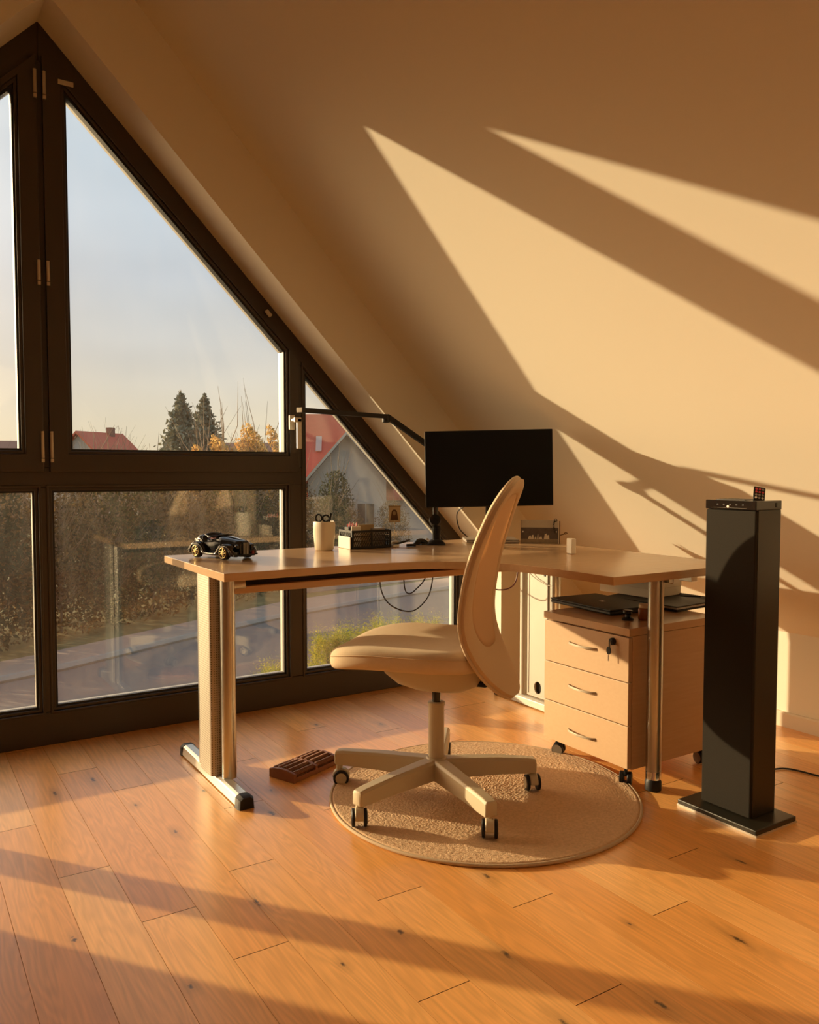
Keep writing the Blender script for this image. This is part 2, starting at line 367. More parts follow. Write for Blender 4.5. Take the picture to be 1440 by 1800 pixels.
# floor of single boards
bm = bmesh.new(); lay = bm.loops.layers.color.new('board'); lay = None
boards = []; W = 0.1295; x0 = 0.349
J = {-1: 2.635, 0: 2.249, 1: 1.92, 2: 1.663, 3: 2.046, 4: 1.328, 5: 1.706, 6: 1.15, 7: 1.50, 8: 1.905, 9: 1.293, 10: 1.72, 11: 1.465, 12: 1.1, 13: 1.83}
rnd = random.Random(3)
LB = 1.113; gap = 0.0006
bm.free(); bm = bmesh.new()
fl = bm.faces.layers.float_vector.new('board')
for i in range(-19, 22):
    a = max(LX - 0.02, x0 + W * i); b_ = min(KX + 0.02, x0 + W * (i + 1))
    if b_ <= a: continue
    j0 = J.get(i, rnd.uniform(0, 1.1)); y = j0 - LB * math.ceil((j0 - YB) / LB)
    while y < YF + 0.1:
        ya, yb = max(y, YB), min(y + LB, YF + 0.1)
        if yb > ya:
            vs = [bm.verts.new(p) for p in ((a + gap, ya + .001, 0), (b_ - gap, ya + .001, 0), (b_ - gap, yb - .001, 0), (a + gap, yb - .001, 0))]
            f = bm.faces.new(vs); f[fl] = Vector((rnd.random(), rnd.random(), rnd.random()))
            # board edges go down into the joint
            vb = [bm.verts.new(v.co - Vector((0, 0, 0.006))) for v in vs]
            for k in range(4):
                g = bm.faces.new([vs[k], vs[(k + 1) % 4], vb[(k + 1) % 4], vb[k]]); g.material_index = 1 if k % 2 else 2
        y += LB
vs = [bm.verts.new(p) for p in ((LX - .02, YB, -0.003), (KX + .02, YB, -0.003), (KX + .02, YF + .1, -0.003), (LX - .02, YF + .1, -0.003))]
bm.faces.new(vs).material_index = 1
vb = [bm.verts.new(v.co - Vector((0, 0, 0.2))) for v in vs]
bm.faces.new(vb[::-1]).material_index = 1
for k in range(4): bm.faces.new([vs[k], vb[k], vb[(k + 1) % 4], vs[(k + 1) % 4]]).material_index = 1
bmesh.ops.recalc_face_normals(bm, faces=bm.faces)
me = bpy.data.meshes.new('floor'); bm.to_mesh(me); bm.free(); me.materials.append(M['floor']); me.materials.append(M['groove']); me.materials.append(M['joint'])
floor = bpy.data.objects.new('floor', me); COL.objects.link(floor); struct(floor)

T = 0.2
# gable wall with the house-shaped opening
WD = 1.03
open_r = [(CX, 2.729), (2.56, 2.729 - WD * (2.56 - CX)), (2.56, 0.0)]
open_r[2] = (2.56, -0.04)
WL = -0.965
opening = open_r + [(WL, -0.04), (WL, 2.729 - WD * (CX - WL))]
outer = [(CX, RZ + 0.15), (KX + 0.06, KZ + 0.15 + 0.0), (KX + 0.06, -0.2), (LX - 0.06, -0.2), (LX - 0.06, KZ + 0.15)]
YO = 3.46
outer = [(CX, RZ + 0.15), (KX + 0.06, KZ + 0.15), (KX + 0.06, -0.2), (LX - 0.06, -0.2), (LX - 0.06, KZ + 0.15)]
struct(MB().ring(outer, opening, YG, YO, XZ).build('wall_gable', M['wall']))
struct(MB().b2((KX, YB - T, -0.0), (KX + T, YO, KZ + 0.02)).build('wall_right', M['wall']))
struct(MB().b2((LX - T, YB - T, -0.0), (LX, YO, KZ + 0.02)).build('wall_left', M['wall']))
back_poly = [(CX, RZ + 0.1), (KX + 0.1, KZ), (KX + 0.1, 0), (LX - 0.1, 0), (LX - 0.1, KZ)]
struct(MB().prism(back_poly, YB - T, YB, XZ).build('wall_back', M['wall']))
def slope_slab(mb, sgn, y0, y1, t0, t1):
    """piece of a roof slope; t runs 0 (ridge) .. 1 (below the knee) """
    xe, ze = KX + T - CX, -(SL * (KX + T - CX))
    p = lambda t, h: (CX + sgn * xe * t, RZ + ze * t + h)
    q = [p(t0, 0), p(t1, 0), p(t1, .27), p(t0, .27)]
    mb.loft([[(x, y0, z) for x, z in q], [(x, y1, z) for x, z in q]])
cl_ = MB(); slope_slab(cl_, 1, YB - T, YO, 0, 1)
FILL_WINDOWS = [(-1.15, -.30)]; T0, T1 = .22, .66  # roof opening added behind the camera to let in fill light
ys = [YB - T] + [v for r in FILL_WINDOWS for v in r] + [YO]
slope_slab(cl_, -1, YB - T, YO, 0, T0); slope_slab(cl_, -1, YB - T, YO, T1, 1)
for i in range(0, len(ys), 2): slope_slab(cl_, -1, ys[i], ys[i + 1], T0, T1)
struct(cl_.build('ceiling', M['wall']))
xe_, ze_ = KX + T - CX, -(SL * (KX + T - CX))
for i, (ya, yb_) in enumerate(FILL_WINDOWS):
    w = MB(); pt = lambda t, y, h: (CX - xe_ * t, y, RZ + ze_ * t + h)
    for (ta, tb, y0_, y1_) in ((T0, T0 + .025, ya, yb_), (T1 - .025, T1, ya, yb_), (T0, T1, ya, ya + .06), (T0, T1, yb_ - .06, yb_)):
        w.loft([[pt(ta, y, .12), pt(tb, y, .12), pt(tb, y, .2), pt(ta, y, .2)] for y in (y0_, y1_)])
    ro = struct(w.build('window_%d' % (7 + i), M['leg_white']))  # frame of the added, unseen fill-light window
    g = MB(); g.loft([[pt(T0, y, .15), pt(T1, y, .15), pt(T1, y, .17), pt(T0, y, .17)] for y in (ya, yb_)])
    g.build('pane', M['glass'], ro)
bb = [(0, 0), (-0.014, 0), (-0.014, 0.056), (-0.010, 0.062), (0, 0.062)]
struct(MB().prism(bb, YB, YG, lambda p, y: (KX + p[0], y, p[1])).build('baseboard_right', M['base']))
struct(MB().prism(bb, LX, -.97, lambda p, x: (x, YG + p[0], p[1])).build('baseboard_gable', M['base']))

# ------------------------------------------------------------------ windows
def inset(poly, d):
    n = len(poly); out = []
    P = [Vector(p) for p in poly]; A = sum(P[i].x * P[(i + 1) % n].y - P[(i + 1) % n].x * P[i].y for i in range(n))
    s = 1 if A > 0 else -1
    for i in range(n):
        a, b_, c = P[i - 1], P[i], P[(i + 1) % n]
        d1 = (b_ - a).normalized(); d2 = (c - b_).normalized()
        n1 = Vector((-d1.y, d1.x)) * s; n2 = Vector((-d2.y, d2.x)) * s
        k = (n1 + n2); k = k / (1 + n1.dot(n2))
        q = b_ + k * d; out.append((q.x, q.y))
    return out
DZ = lambda x, o=0: 2.729 - WD * (x - CX) - o
panes = {
    'window_1': [(.612, 1.145), (1.497, 1.145), (1.497, 1.586), (.612, 2.478)],
    'window_2': [(.542, .150), (1.497, .150), (1.497, .977), (.542, .977)],
    'window_3': [(1.611, .150), (2.440, .150), (2.440, .630), (1.611, 1.479)],
}
panes['window_4'] = mirror([(.612, 1.145), (1.497, 1.145), (1.497, 1.574), (.612, 2.462)]); panes['window_5'] = mirror([(x - .04 if x < .6 else x, z) for x, z in panes['window_2']]); panes['window_6'] = [(-.860, .150), (-.577, .150), (-.577, 1.487), (-.860, 1.199)]
panes['window_5'] = [(-.463, .150), (.465, .150), (.465, .977), (-.463, .977)]
# fixed frame: posts, transom, sill and rafters around the openings
fr = MB()
fy0, fy1 = YF, YF + 0.055
HO = {}
HO['window_1'] = [(.545, 1.075), (1.545, 1.075), (1.545, 1.545), (.545, 2.56)]
HO['window_4'] = mirror(HO['window_1'])
for k in ('window_2', 'window_3', 'window_5', 'window_6'): HO[k] = inset(panes[k], -0.022)
def polybox(pts, y0=fy0, y1=fy1): fr.prism(pts, y0, y1, XZ)
polybox([(WL - .01, 0), (2.575, 0), (2.575, .128), (WL - .01, .128)])                       # sill
polybox([(-.555, .999), (1.589, .999), (1.589, 1.075), (-.555, 1.075)])                          # transom
polybox([(.489, .128), (.520, .128), (.520, .999), (.489, .999)])                           # lower centre post
polybox([(.489, 1.075), (.545, 1.075), (.545, 2.56), (CX, 2.59), (.489, 2.56)])
for m_ in (lambda p: p, mirror):
    polybox(m_([(1.519, .128), (1.589, .128), (1.589, .999), (1.519, .999)]))
    polybox(m_([(1.545, 1.075), (1.589, 1.075), (1.589, 1.527), (1.545, 1.545)]))
polybox([(2.462, .128), (2.575, .128), (2.575, .60), (2.462, .66)])
polybox([(WL - .01, .128), (-.882, .128), (-.882, 1.16), (WL - .01, 1.16)])
polybox([(CX, 2.745), (2.575, DZ(2.575, -.016)), (2.575, .545), (2.462, .630), (1.589, 1.527), (1.545, 1.545), (.545, 2.56), (CX, 2.59)])
polybox([(CX, 2.745), (CX, 2.59), (.489, 2.56), (-.511, 1.545), (-.555, 1.527), (-.882, 1.19), (-.882, 1.15), (WL - .01, 1.15), (WL - .01, 2.745 - WD * (CX - WL + .01))])
trim = struct(fr.build('trim_1', M['frame'], bevel=0.003))
# thin seams between fixed frame and sashes
for nm, hole in panes.items():
    root = bpy.data.objects.new(nm, None); COL.objects.link(root); struct(root); root['_w'] = [0, 0, 0]
    op = nm in ('window_1', 'window_4')
    so = HO[nm] if not op else inset(HO[nm], -0.018)
    b0 = inset(hole, -0.020)
    yb = YF - 0.018 if op else YF - 0.002
    if op:
        MB().ring(so, b0, yb, YF + 0.04, XZ).build('sash', M['frame'], root, bevel=0.004)
    else:
        MB().ring(inset(hole, -0.030), b0, YF - 0.004, YF + 0.04, XZ).build('glazing_frame', M['frame'], root, bevel=0.003)
    MB().ring(b0, inset(hole, -0.008), yb + 0.010, YF + 0.04, XZ).build('glazing_bead', M['frame'], root, bevel=0.002)
    MB().ring(inset(hole, -0.009), hole, yb + 0.020, YF + 0.036, XZ).build('gasket', M['gasket'], root)
    MB().prism(inset(hole, -0.004), YF + 0.020, YF + 0.038, XZ).build('pane', M['glass'] if op else M['glass_low'], root)
    # outer frame lip, silvery aluminium, catches the sun
    MB().ring(inset(hole, -0.020), inset(hole, -0.002), YF + 0.041, YF + 0.062, XZ).build('outer_lip', M['leg_white'], root)
    if op:
        s_ = 1 if nm == 'window_1' else -1
        xh = CX + s_ * 0.016
        for zh, hh in ((2.50, .085), (1.81, .075), (1.16, .10)):
            h = MB().cyl((xh, yb - 0.006, zh - hh / 2), (xh, yb - 0.006, zh + hh / 2), 0.0062, n=14)
            h.box((xh, yb - 0.004, zh - hh / 2 - 0.010), (0.011, 0.012, 0.013))
            h.build('hinge', M['hinge'], root)
        if nm == 'window_1':
            hd = MB().box((1.524, yb - 0.006, 1.275), (0.026, 0.012, 0.066)); hd.build('handle_plate', M['handle_white'], root, bevel=0.003)
            hd = MB().cyl((1.524, yb, 1.285), (1.524, yb - 0.045, 1.285), 0.009)
            hd.box((1.532, yb - 0.050, 1.285), (0.034, 0.014, 0.022)); hd.box((1.538, yb - 0.050, 1.225), (0.022, 0.014, 0.135))
            hd.build('window_handle', M['handle_white'], root, bevel=0.003)
            MB().box((0.609, yb - 0.002, 2.519), (0.055, 0.004, 0.018), rot(ry=R_(1))).build('sensor_plate', M['tape'], root, bevel=0.001)
            MB().box((1.418, yb - 0.004, 1.744), (0.034, 0.010, 0.018), rot(ry=R_(46))).build('sensor_clip', M['tape'], root, bevel=0.003)
# exterior side of the gable, seen through the glass at the pane edges
struct(MB().ring(outer, inset(opening, 0.035), YF + 0.064, YO + 0.015, XZ).build('trim_2', M['ext_wall']))

# ------------------------------------------------------------------ desk
desk = thing('corner_desk', 'large L-shaped corner desk with beech top and metal legs by the window', 'desk', (1.84, 2.43, 0))
DT = 0.74
cpts = []
def bez(p0, p1, p2, p3, n):
    return [tuple(sum(c * p[k] for c, p in zip(((1 - t) ** 3, 3 * (1 - t) ** 2 * t, 3 * (1 - t) * t * t, t ** 3), (p0, p1, p2, p3))) for k in range(len(p0))) for t in [i / n for i in range(n + 1)]]
curve = bez((1.36, 2.452), (1.66, 2.425), (1.835, 2.30), (1.842, 1.98), 20)
top = [(.879, 3.105), (.879, 2.452)] + curve + [(1.842, 1.741), (2.49, 1.741), (2.49, 3.105)]
MB().prism(top, DT - 0.026, DT, XY).build('tabletop', M['laminate'], desk, bevel=0.0012)
# beam below the long side; black tray block stands in for the gap's shade
MB().box((1.66, 2.60, 0.664), (1.40, 0.03, 0.024)).build('beam', M['laminate'], desk, bevel=0.002)
MB().box((1.66, 2.695, 0.690), (1.40, 0.158, 0.046)).build('tray_gap_fill', M['black_matte'], desk)
MB().box((2.36, 2.33, 0.69), (0.03, 0.95, 0.03)).build('beam', M['satin'], desk, bevel=0.002)
# left leg
fb = [(0.900, 0.0), (0.952, 0.0), (0.948, 0.030), (0.938, 0.036), (0.914, 0.036), (0.904, 0.030)]
MB().prism(fb, 2.435, 2.985, lambda p, y: (p[0], y, p[1] + 0.004)).build('foot_bar', M['satin'], desk, bevel=0.003)
cap = [(x, z) for x, z in [(0.898, 0.0), (0.954, 0.0), (0.951, 0.032), (0.940, 0.040), (0.912, 0.040), (0.901, 0.032)]]
MB().loft([[(p[0], 2.435, p[1]) for p in cap], [(p[0], 2.41, p[1]) for p in cap], [(0.926 + (p[0] - .926) * .85, 2.398, p[1] * .9) for p in cap]]).build('foot_cap', M['black'], desk, smooth=30)
MB().loft([[(p[0], 2.985, p[1]) for p in cap], [(p[0], 3.005, p[1]) for p in cap], [(0.926 + (p[0] - .926) * .85, 3.017, p[1] * .9) for p in cap]]).build('foot_cap', M['black'], desk, smooth=30)
def rrect(cx, cy, w, d, r, n=5):
    out = []
    for (sx, sy, a0) in ((1, 1, 0), (-1, 1, 90), (-1, -1, 180), (1, -1, 270)):
        for i in range(n + 1):
            a = R_(a0 + 90 * i / n); out.append((cx + sx * (w / 2 - r) + r * math.cos(a), cy + sy * (d / 2 - r) + r * math.sin(a)))
    return out
MB().prism(rrect(.918, 2.690, .056, .128, .016), 0.038, DT - 0.026, XY).build('leg_cover', M['perf'], desk, smooth=40)
MB().cyl((.941, 2.595, 0.038), (.941, 2.595, DT - 0.026), 0.0245, n=32).build('leg', M['steel'], desk, smooth=40)
MB().cyl((.920, 2.775, 0.038), (.920, 2.775, DT - 0.026), 0.022, n=28).build('leg', M['steel'], desk, smooth=40)
MB().cyl((0.955, 2.60, 0.682), (1.0, 2.60, 0.682), 0.020, n=24).build('leg_bracket', M['steel'], desk, smooth=40)
# right rear leg
MB().prism([(x + 1.505, z) for x, z in fb], 2.32, 3.00, lambda p, y: (p[0] - 0.0, y, p[1] + 0.004)).build('foot_bar', M['leg_white'], desk, bevel=0.003)
MB().box((2.431, 3.012, 0.018), (0.056, 0.026, 0.036)).build('foot_cap', M['black'], desk, bevel=0.006)
MB().box((2.431, 2.95, 0.003), (0.04, 0.05, 0.008)).build('foot_pad', M['black'], desk)
MB().cyl((2.440, 2.852, 0.038), (2.440, 2.852, DT - 0.026), 0.017, n=24).build('leg', M['leg_white'], desk, smooth=40)
MB().cyl((2.450, 2.655, 0.038), (2.450, 2.655, DT - 0.026), 0.024, n=28).build('leg', M['steel'], desk, smooth=40)
pan = MB().ring([(2.690, 0.045), (2.822, 0.045), (2.822, .700), (2.690, .700)], [(2.700, .055), (2.812, .055), (2.812, .69), (2.700, .69)], 2.436, 2.448, lambda p, x: (x, p[0], p[1]))
N_ = 24
circ = [(2.752 + 0.024 * math.cos(2 * PI * k / N_ + PI / 4), 0.088 + 0.028 * math.sin(2 * PI * k / N_ + PI / 4)) for k in range(N_)]
def sq(k):
    a = 2 * PI * k / N_ + PI / 4; c, s_ = math.cos(a), math.sin(a); m_ = max(abs(c), abs(s_))
    return (2.756 + 0.056 * c / m_, (.088 if s_ < 0 else .088) + (0.033 if s_ < 0 else 0.033) * s_ / m_)
sqr = [sq(k) for k in range(N_)]
pan.ring(sqr, circ, 2.438, 2.446, lambda p, x: (x, p[0], p[1]))
pan.b2((2.438, 2.700, .121), (2.446, 2.812, .69))
pan.build('leg_panel', M['leg_white'], desk)
MB().box((2.456, 2.752, 0.088), (0.004, 0.06, 0.066)).build('cable_opening', M['black_matte'], desk)
MB().cyl((2.437, 2.708, .60), (2.434, 2.708, .60), 0.005, n=12).build('screw', M['black'], desk)
# front pole
MB().cyl((2.125, 1.822, 0.055), (2.125, 1.822, DT - 0.026), 0.0255, n=40).build('leg', M['steel'], desk, smooth=40)
MB().cyl((2.125, 1.822, 0.040), (2.125, 1.822, 0.066), 0.0262, n=40).build('leg_collar', M['chrome'], desk, smooth=40)
MB().lathe([(0.022, 0), (0.027, 0.003), (0.027, 0.030), (0.022, 0.040)], (2.125, 1.822, 0), 32).build('leg_glide', M['black'], desk, smooth=40)
MB().lathe([(0.045, DT - 0.032), (0.045, DT - 0.026)], (2.125, 1.822, 0), 32).build('leg_flange', M['steel'], desk, smooth=30)
bk = MB().box((2.17, 1.80, 0.703), (0.05, 0.03, 0.018)); bk.cyl((2.165, 1.79, .69), (2.165, 1.79, .714), .006); bk.build('screw', M['steel'], desk)

# cables below the desk
def cab(name, pts, r, mat, label, n=10):
    out = []
    for i in range(len(pts) - 1):
        a = Vector(pts[max(0, i - 1)]); b_ = Vector(pts[i]); c = Vector(pts[i + 1]); d = Vector(pts[min(len(pts) - 1, i + 2)])
        for k in range(n):
            t = k / n
            out.append(0.5 * ((2 * b_) + (c - a) * t + (2 * a - 5 * b_ + 4 * c - d) * t * t + (3 * b_ - 3 * c + d - a) * t ** 3))
    out.append(Vector(pts[-1]))
    o = MB().tube(out, r, 8).build(name, mat, smooth=60)
    return tag(o, label, 'cable')
cab('cable', [(1.705, 2.90, .70), (1.71, 2.90, .575), (1.76, 2.90, .50), (1.86, 2.90, .467), (1.935, 2.90, .51), (1.965, 2.90, .58), (1.975, 2.90, .70)], .0028, M['cable'], 'long black cable hanging in a deep loop below the desk beam')
cab('cable', [(1.818, 2.90, .70), (1.825, 2.90, .575), (1.848, 2.90, .543), (1.885, 2.90, .56), (1.93, 2.90, .605), (1.95, 2.90, .70)], .0028, M['cable'], 'short black cable loop hanging inside the longer one below the desk')
cab('cable', [(2.25, 2.90, .70), (2.27, 2.90, .56), (2.34, 2.90, .520), (2.42, 2.89, .55), (2.445, 2.89, .70)], .0032, M['cable_red'], 'dark red cable curving below the desk right of the chair back')
cab('cable', [(2.415, 2.79, .715), (2.415, 2.785, .66), (2.425, 2.79, .60), (2.425, 2.70, .565), (2.425, 2.64, .56)], .0018, M['cable_grey'], 'thin grey cable crossing the light leg panel under the desk')

# ------------------------------------------------------------------ rug
ang_n, rad_n = 620, 190
RC = Vector((1.624, 2.093)); RR = 0.498
bm = bmesh.new(); rr_ = random.Random(5); prev = None
from mathutils import noise as mnoise
ctr = bm.verts.new((RC.x, RC.y, 0.012))
for i in range(1, rad_n + 1):
    r = RR * i / rad_n; row = []
    na = ang_n
    for k in range(na):
        a = 2 * PI * k / na; x = RC.x + r * math.cos(a); y = RC.y + r * math.sin(a)
        edge = min(1, (RR - r) / 0.008)
        z = 0.0115 * (0.45 + 0.55 * edge)
        if edge >= 1:
            nn = mnoise.noise(Vector((x * 190, y * 190, 0))) * 0.0020 + mnoise.noise(Vector((x * 90, y * 40, 3))) * 0.0006
            z += nn
        row.append(bm.verts.new((x, y, z)))
    if prev is None:
        for k in range(na): bm.faces.new([ctr, row[k], row[(k + 1) % na]])
    else:
        for k in range(na): bm.faces.new([prev[k], row[k], row[(k + 1) % na], prev[(k + 1) % na]])
    prev = row
lo = [bm.verts.new((v.co.x, v.co.y, 0.0005)) for v in prev]
for k in range(ang_n): bm.faces.new([prev[k], lo[k], lo[(k + 1) % ang_n], prev[(k + 1) % ang_n]])
bm.faces.new(lo[::-1])
me = bpy.data.meshes.new('rug_pile'); bm.to_mesh(me); bm.free()
M['rug'] = pmat('rug_wool', (0.62, 0.43, 0.26), 0.97, vary=0.28, vscale=110, bump=0.8, bscale=260)
me.materials.append(M['rug'])
rug = thing('round_rug', 'round beige short pile rug lying under the office chair', 'rug', (RC.x, RC.y, 0))
o = bpy.data.objects.new('pile', me); COL.objects.link(o); o.parent = rug; o.matrix_parent_inverse = Matrix.Translation((-RC.x, -RC.y, 0))
me.polygons.foreach_set('use_smooth', [True] * len(me.polygons))
MB().tube([(RC.x + (RR + .001) * math.cos(2 * PI * k / 160), RC.y + (RR + .001) * math.sin(2 * PI * k / 160), 0.0058) for k in range(160)], 0.0052, 8, closed=True).build('binding', M['rug_edge'], rug, smooth=60)

# ------------------------------------------------------------------ office chair
HB = Vector((1.478, 2.155, 0)); GZ = 0.0125
chair = thing('office_chair', 'beige swivel office chair with tall oval backrest on the round rug', 'chair', tuple(HB))
fx = Vector((-0.636, 0.772, 0)); rx_ = Vector((0.772, 0.636, 0))
def CP(f, r, z): return HB + fx * f + rx_ * r + Vector((0, 0, z))
contacts = [(1.268, 2.428, 0.0), (1.153, 2.083, GZ), (1.432, 1.816, GZ), (1.766, 2.018, GZ), (1.704, 2.432, GZ)]
# star base
for i, (qx, qy, gz) in enumerate(contacts):
    d = Vector((qx, qy, 0)) - HB; Ln = d.length + 0.012; d.normalize(); s_ = Vector((-d.y, d.x, 0))
    rings = []
    for t, w, zt, zb in ((0.0, .028, .134, .072), (.06, .027, .134, .072), (.2, .024, .130, .075), (Ln - .03, .021, .122, .073), (Ln - .004, .020, .118, .073), (Ln, .014, .110, .078)):
        c = HB + d * t
        rings.append([c + s_ * (-w / 1) + Vector((0, 0, zb)), c + s_ * w + Vector((0, 0, zb)), c + s_ * w * .98 + Vector((0, 0, zt - .008)), c + s_ * w * .7 + Vector((0, 0, zt)), c - s_ * w * .7 + Vector((0, 0, zt)), c - s_ * w * .98 + Vector((0, 0, zt - .008))])
    MB().loft(rings).build('base_arm', M['chair_metal'], chair, bevel=0.002, smooth=35)
    # caster, swivelled
    A = [R_(150), R_(62), R_(52), R_(66), R_(50)][i]
    u = Vector((math.cos(A), math.sin(A), 0)); ax = Vector((-u.y, u.x, 0)); c = Vector((qx, qy, gz + 0.0265)) - u * 0.006
    cs = MB(); pr = [(0.026, -.018), (.0265, -.015)]
    hood = []
    for k in range(13):
        a = R_(-5 + 190 * k / 12)
        hood.append((math.cos(a) * 0.029, math.sin(a) * 0.029 + 0.002))
    poly = hood + [(-0.010, -0.006), (0.010, -0.006)]
    cs.prism(poly, -0.013, 0.013, lambda p, t: c + u * p[0] + ax * t + Vector((0, 0, p[1])))
    cs.cyl(Vector((qx, qy, gz + 0.045)), Vector((qx, qy, 0.085)), 0.011)
    cst = cs.build('caster', M['chair_metal'], chair, bevel=0.003, smooth=35)
    for sg in (-1, 1):
        w0 = c + ax * sg * 0.013; w1 = c + ax * sg * 0.023; w2 = c + ax * sg * .0245
        w = MB().tube([w0, w0 + ax * sg * .002, w1 - ax * sg * .002, w1], [.0245, .0265, .0265, .0245], 28)
        w.build('wheel', M['black'], cst, smooth=40)
        MB().cyl(w1 - ax * sg * .001, w2, 0.0185, n=24).build('wheel_cover', M['chair_metal'], cst, smooth=40)
MB().lathe([(.020, .064), (.040, .070), (.044, .085), (.042, .125), (.030, .138)], tuple(HB), 36).build('hub', M['chair_metal'], chair, smooth=40)
MB().lathe([(.0255, .120), (.0255, .305), (.0275, .306), (.0275, .316), (.020, .318)], tuple(HB), 36).build('column', M['chair_metal'], chair, smooth=40)
MB().lathe([(.0135, .300), (.0135, .375)], tuple(HB), 28).build('gas_lift', M['gloss_black'], chair, smooth=40)
# mechanism plate and seat shell
def sup(a, p): c, s_ = math.cos(a), math.sin(a); return (math.copysign(abs(c) ** p, c), math.copysign(abs(s_) ** p, s_))
def blob(name, mat, rings, n=64, p=.62, sm=60, parent=None):
    R = []
    for (z, hf, hr, of, dz) in rings:
        row = []
        for k in range(n):
            c, s_ = sup(2 * PI * k / n, p); f = of + hf * c; row.append(CP(f, hr * s_, z + dz(f, hr * s_)))
        R.append(row)
    return MB().loft(R).build(name, mat, parent or chair, smooth=sm)
flat0 = lambda f, r: 0
def seatz(f, r):
    z = 0.0
    if f > 0.12: z -= 0.55 * (f - 0.12) ** 2
    z += 0.30 * r * r
    return z
blob('seat_shell', M['chair_metal'], [(.368, .05, .05, -.02, flat0), (.371, .09, .085, -.02, flat0), (.392, .135, .125, -.015, flat0), (.425, .160, .155, -.005, flat0), (.455, .170, .165, .0, flat0)])
MB(Matrix.Translation(HB) @ Matrix(((fx.x, rx_.x, 0, 0), (fx.y, rx_.y, 0, 0), (0, 0, 1, 0), (0, 0, 0, 1)))).box((-.13, 0, .405), (.16, .10, .034)).build('tilt_mechanism', M['chair_metal'], chair, bevel=0.008)
rr = []
for k in range(0, 15):
    a = -PI / 2 + PI * k / 14; e = math.cos(a) ** .6 if k not in (0, 14) else 0
    rr.append((.479 + .036 * math.copysign(abs(math.sin(a)) ** .7, math.sin(a)), .252 - .050 * (1 - e), .238 - .046 * (1 - e), .072, seatz))
rr.insert(0, (.441, .12, .1, .08, seatz)); rr.append((.516, .12, .10, .08, seatz)); rr.append((.5165, .01, .01, .08, seatz))
seat = blob('seat', M['chair_fabric'], rr, n=96, p=.58, sm=80)
# stitch line around the side of the seat
st = []
for k in range(90):
    c, s_ = sup(2 * PI * k / 90, .58); f = .072 + .252 * c; r = .238 * s_; st.append(CP(f, r, .489 + seatz(f, r)))
MB().tube(st, .0016, 6, closed=True).build('seam', M['chair_shell'], seat)
# backrest
tabB = [(1.05, .272), (1.024, .262), (.974, .236), (.873, .203), (.772, .176), (.63, .157), (.57, .160), (.52, .174), (.419, .222), (.368, .256), (.345, .272)]
def backb(z):
    for (z1, b1), (z0, b0) in zip(tabB, tabB[1:]):
        if z >= z0:
            t = (z - z0) / (z1 - z0); return b0 + (b1 - b0) * t
    return tabB[-1][1]
def backs(z): return sum(backb(min(1.05, z + k * .012)) for k in range(-4, 5)) / 9
def Wz(z): return .190 + (.218 - .190) * min(1, max(0, (1.04 - z) / .6))
def SP(w, z, off=0):
    wf = .55 * w * w * (.9 + .25 * min(1, max(0, (.9 - z) / .35)))
    b0 = -backs(z) + wf
    dbz = -(backs(z + .01) - backs(z - .01)) / .02; dbw = 1.1 * w
    nrm = Vector((1, -dbw, -dbz)).normalized()   # forward normal in (f, r, z)
    return CP(b0 + nrm.x * off, w + nrm.y * off, z + nrm.z * off)
NT = 176
def outl(k, grow=0):
    a = 2 * PI * k / NT; c, s_ = math.cos(a), math.sin(a); z = .700 + (.338 + grow) * (c if c > 0 else -abs(c) ** .9)
    return (math.copysign((Wz(z) + grow) * abs(s_) ** (.74 + .10 * max(0, -c) + .10 * max(0, c - .7)), s_), z)
def innl(k):
    a = 2 * PI * k / NT; z = .752 + .238 * math.cos(a); s_ = math.sin(a)
    return (math.copysign(.735 * Wz(z) * abs(s_) ** .62, s_), z)
bmB = MB()
prof = [(0, -.006, 0), (0, -.011, .10), (.10, -.013, .2), (.5, -.012, .6), (.85, -.009, .9), (1, -.004, 1), (1, .004, 1), (.85, .009, .9), (.5, .014, .6), (.12, .016, .2), (0, .012, .1), (0, .006, 0)]
rings = []
for k in range(NT):
    o_, i_ = outl(k), innl(k); row = []
    for (t, off, _) in prof: row.append(SP(o_[0] + (i_[0] - o_[0]) * t, o_[1] + (i_[1] - o_[1]) * t, off))
    rings.append(row)
bmB.loft(rings, closed=True)
bmB.build('back_frame', M['chair_shell'], chair, smooth=60)
# knitted panel stretched in the oval
m = bpy.data.materials.new('back_knit'); m.use_nodes = True; nt = m.node_tree; b = nt.nodes['Principled BSDF']
M['knit'] = m; b.inputs['Base Color'].default_value = (0.70, 0.52, 0.34, 1); b.inputs['Roughness'].default_value = .95
out = nt.nodes['Material Output']; tl = nt.nodes.new('ShaderNodeBsdfTranslucent'); tl.inputs[0].default_value = (.62, .42, .24, 1)
wv = nt.nodes.new('ShaderNodeTexNoise'); wv.inputs['Scale'].default_value = 500; tcn = nt.nodes.new('ShaderNodeTexCoord'); nt.links.new(tcn.outputs['Object'], wv.inputs['Vector'])
bpn = nt.nodes.new('ShaderNodeBump'); bpn.inputs['Strength'].default_value = .2; bpn.inputs['Distance'].default_value = .001; nt.links.new(wv.outputs['Fac'], bpn.inputs['Height']); nt.links.new(bpn.outputs[0], b.inputs['Normal'])
ms = nt.nodes.new('ShaderNodeMixShader'); ms.inputs[0].default_value = .36; nt.links.new(b.outputs[0], ms.inputs[1]); nt.links.new(tl.outputs[0], ms.inputs[2]); nt.links.new(ms.outputs[0], out.inputs[0])
pn = MB()
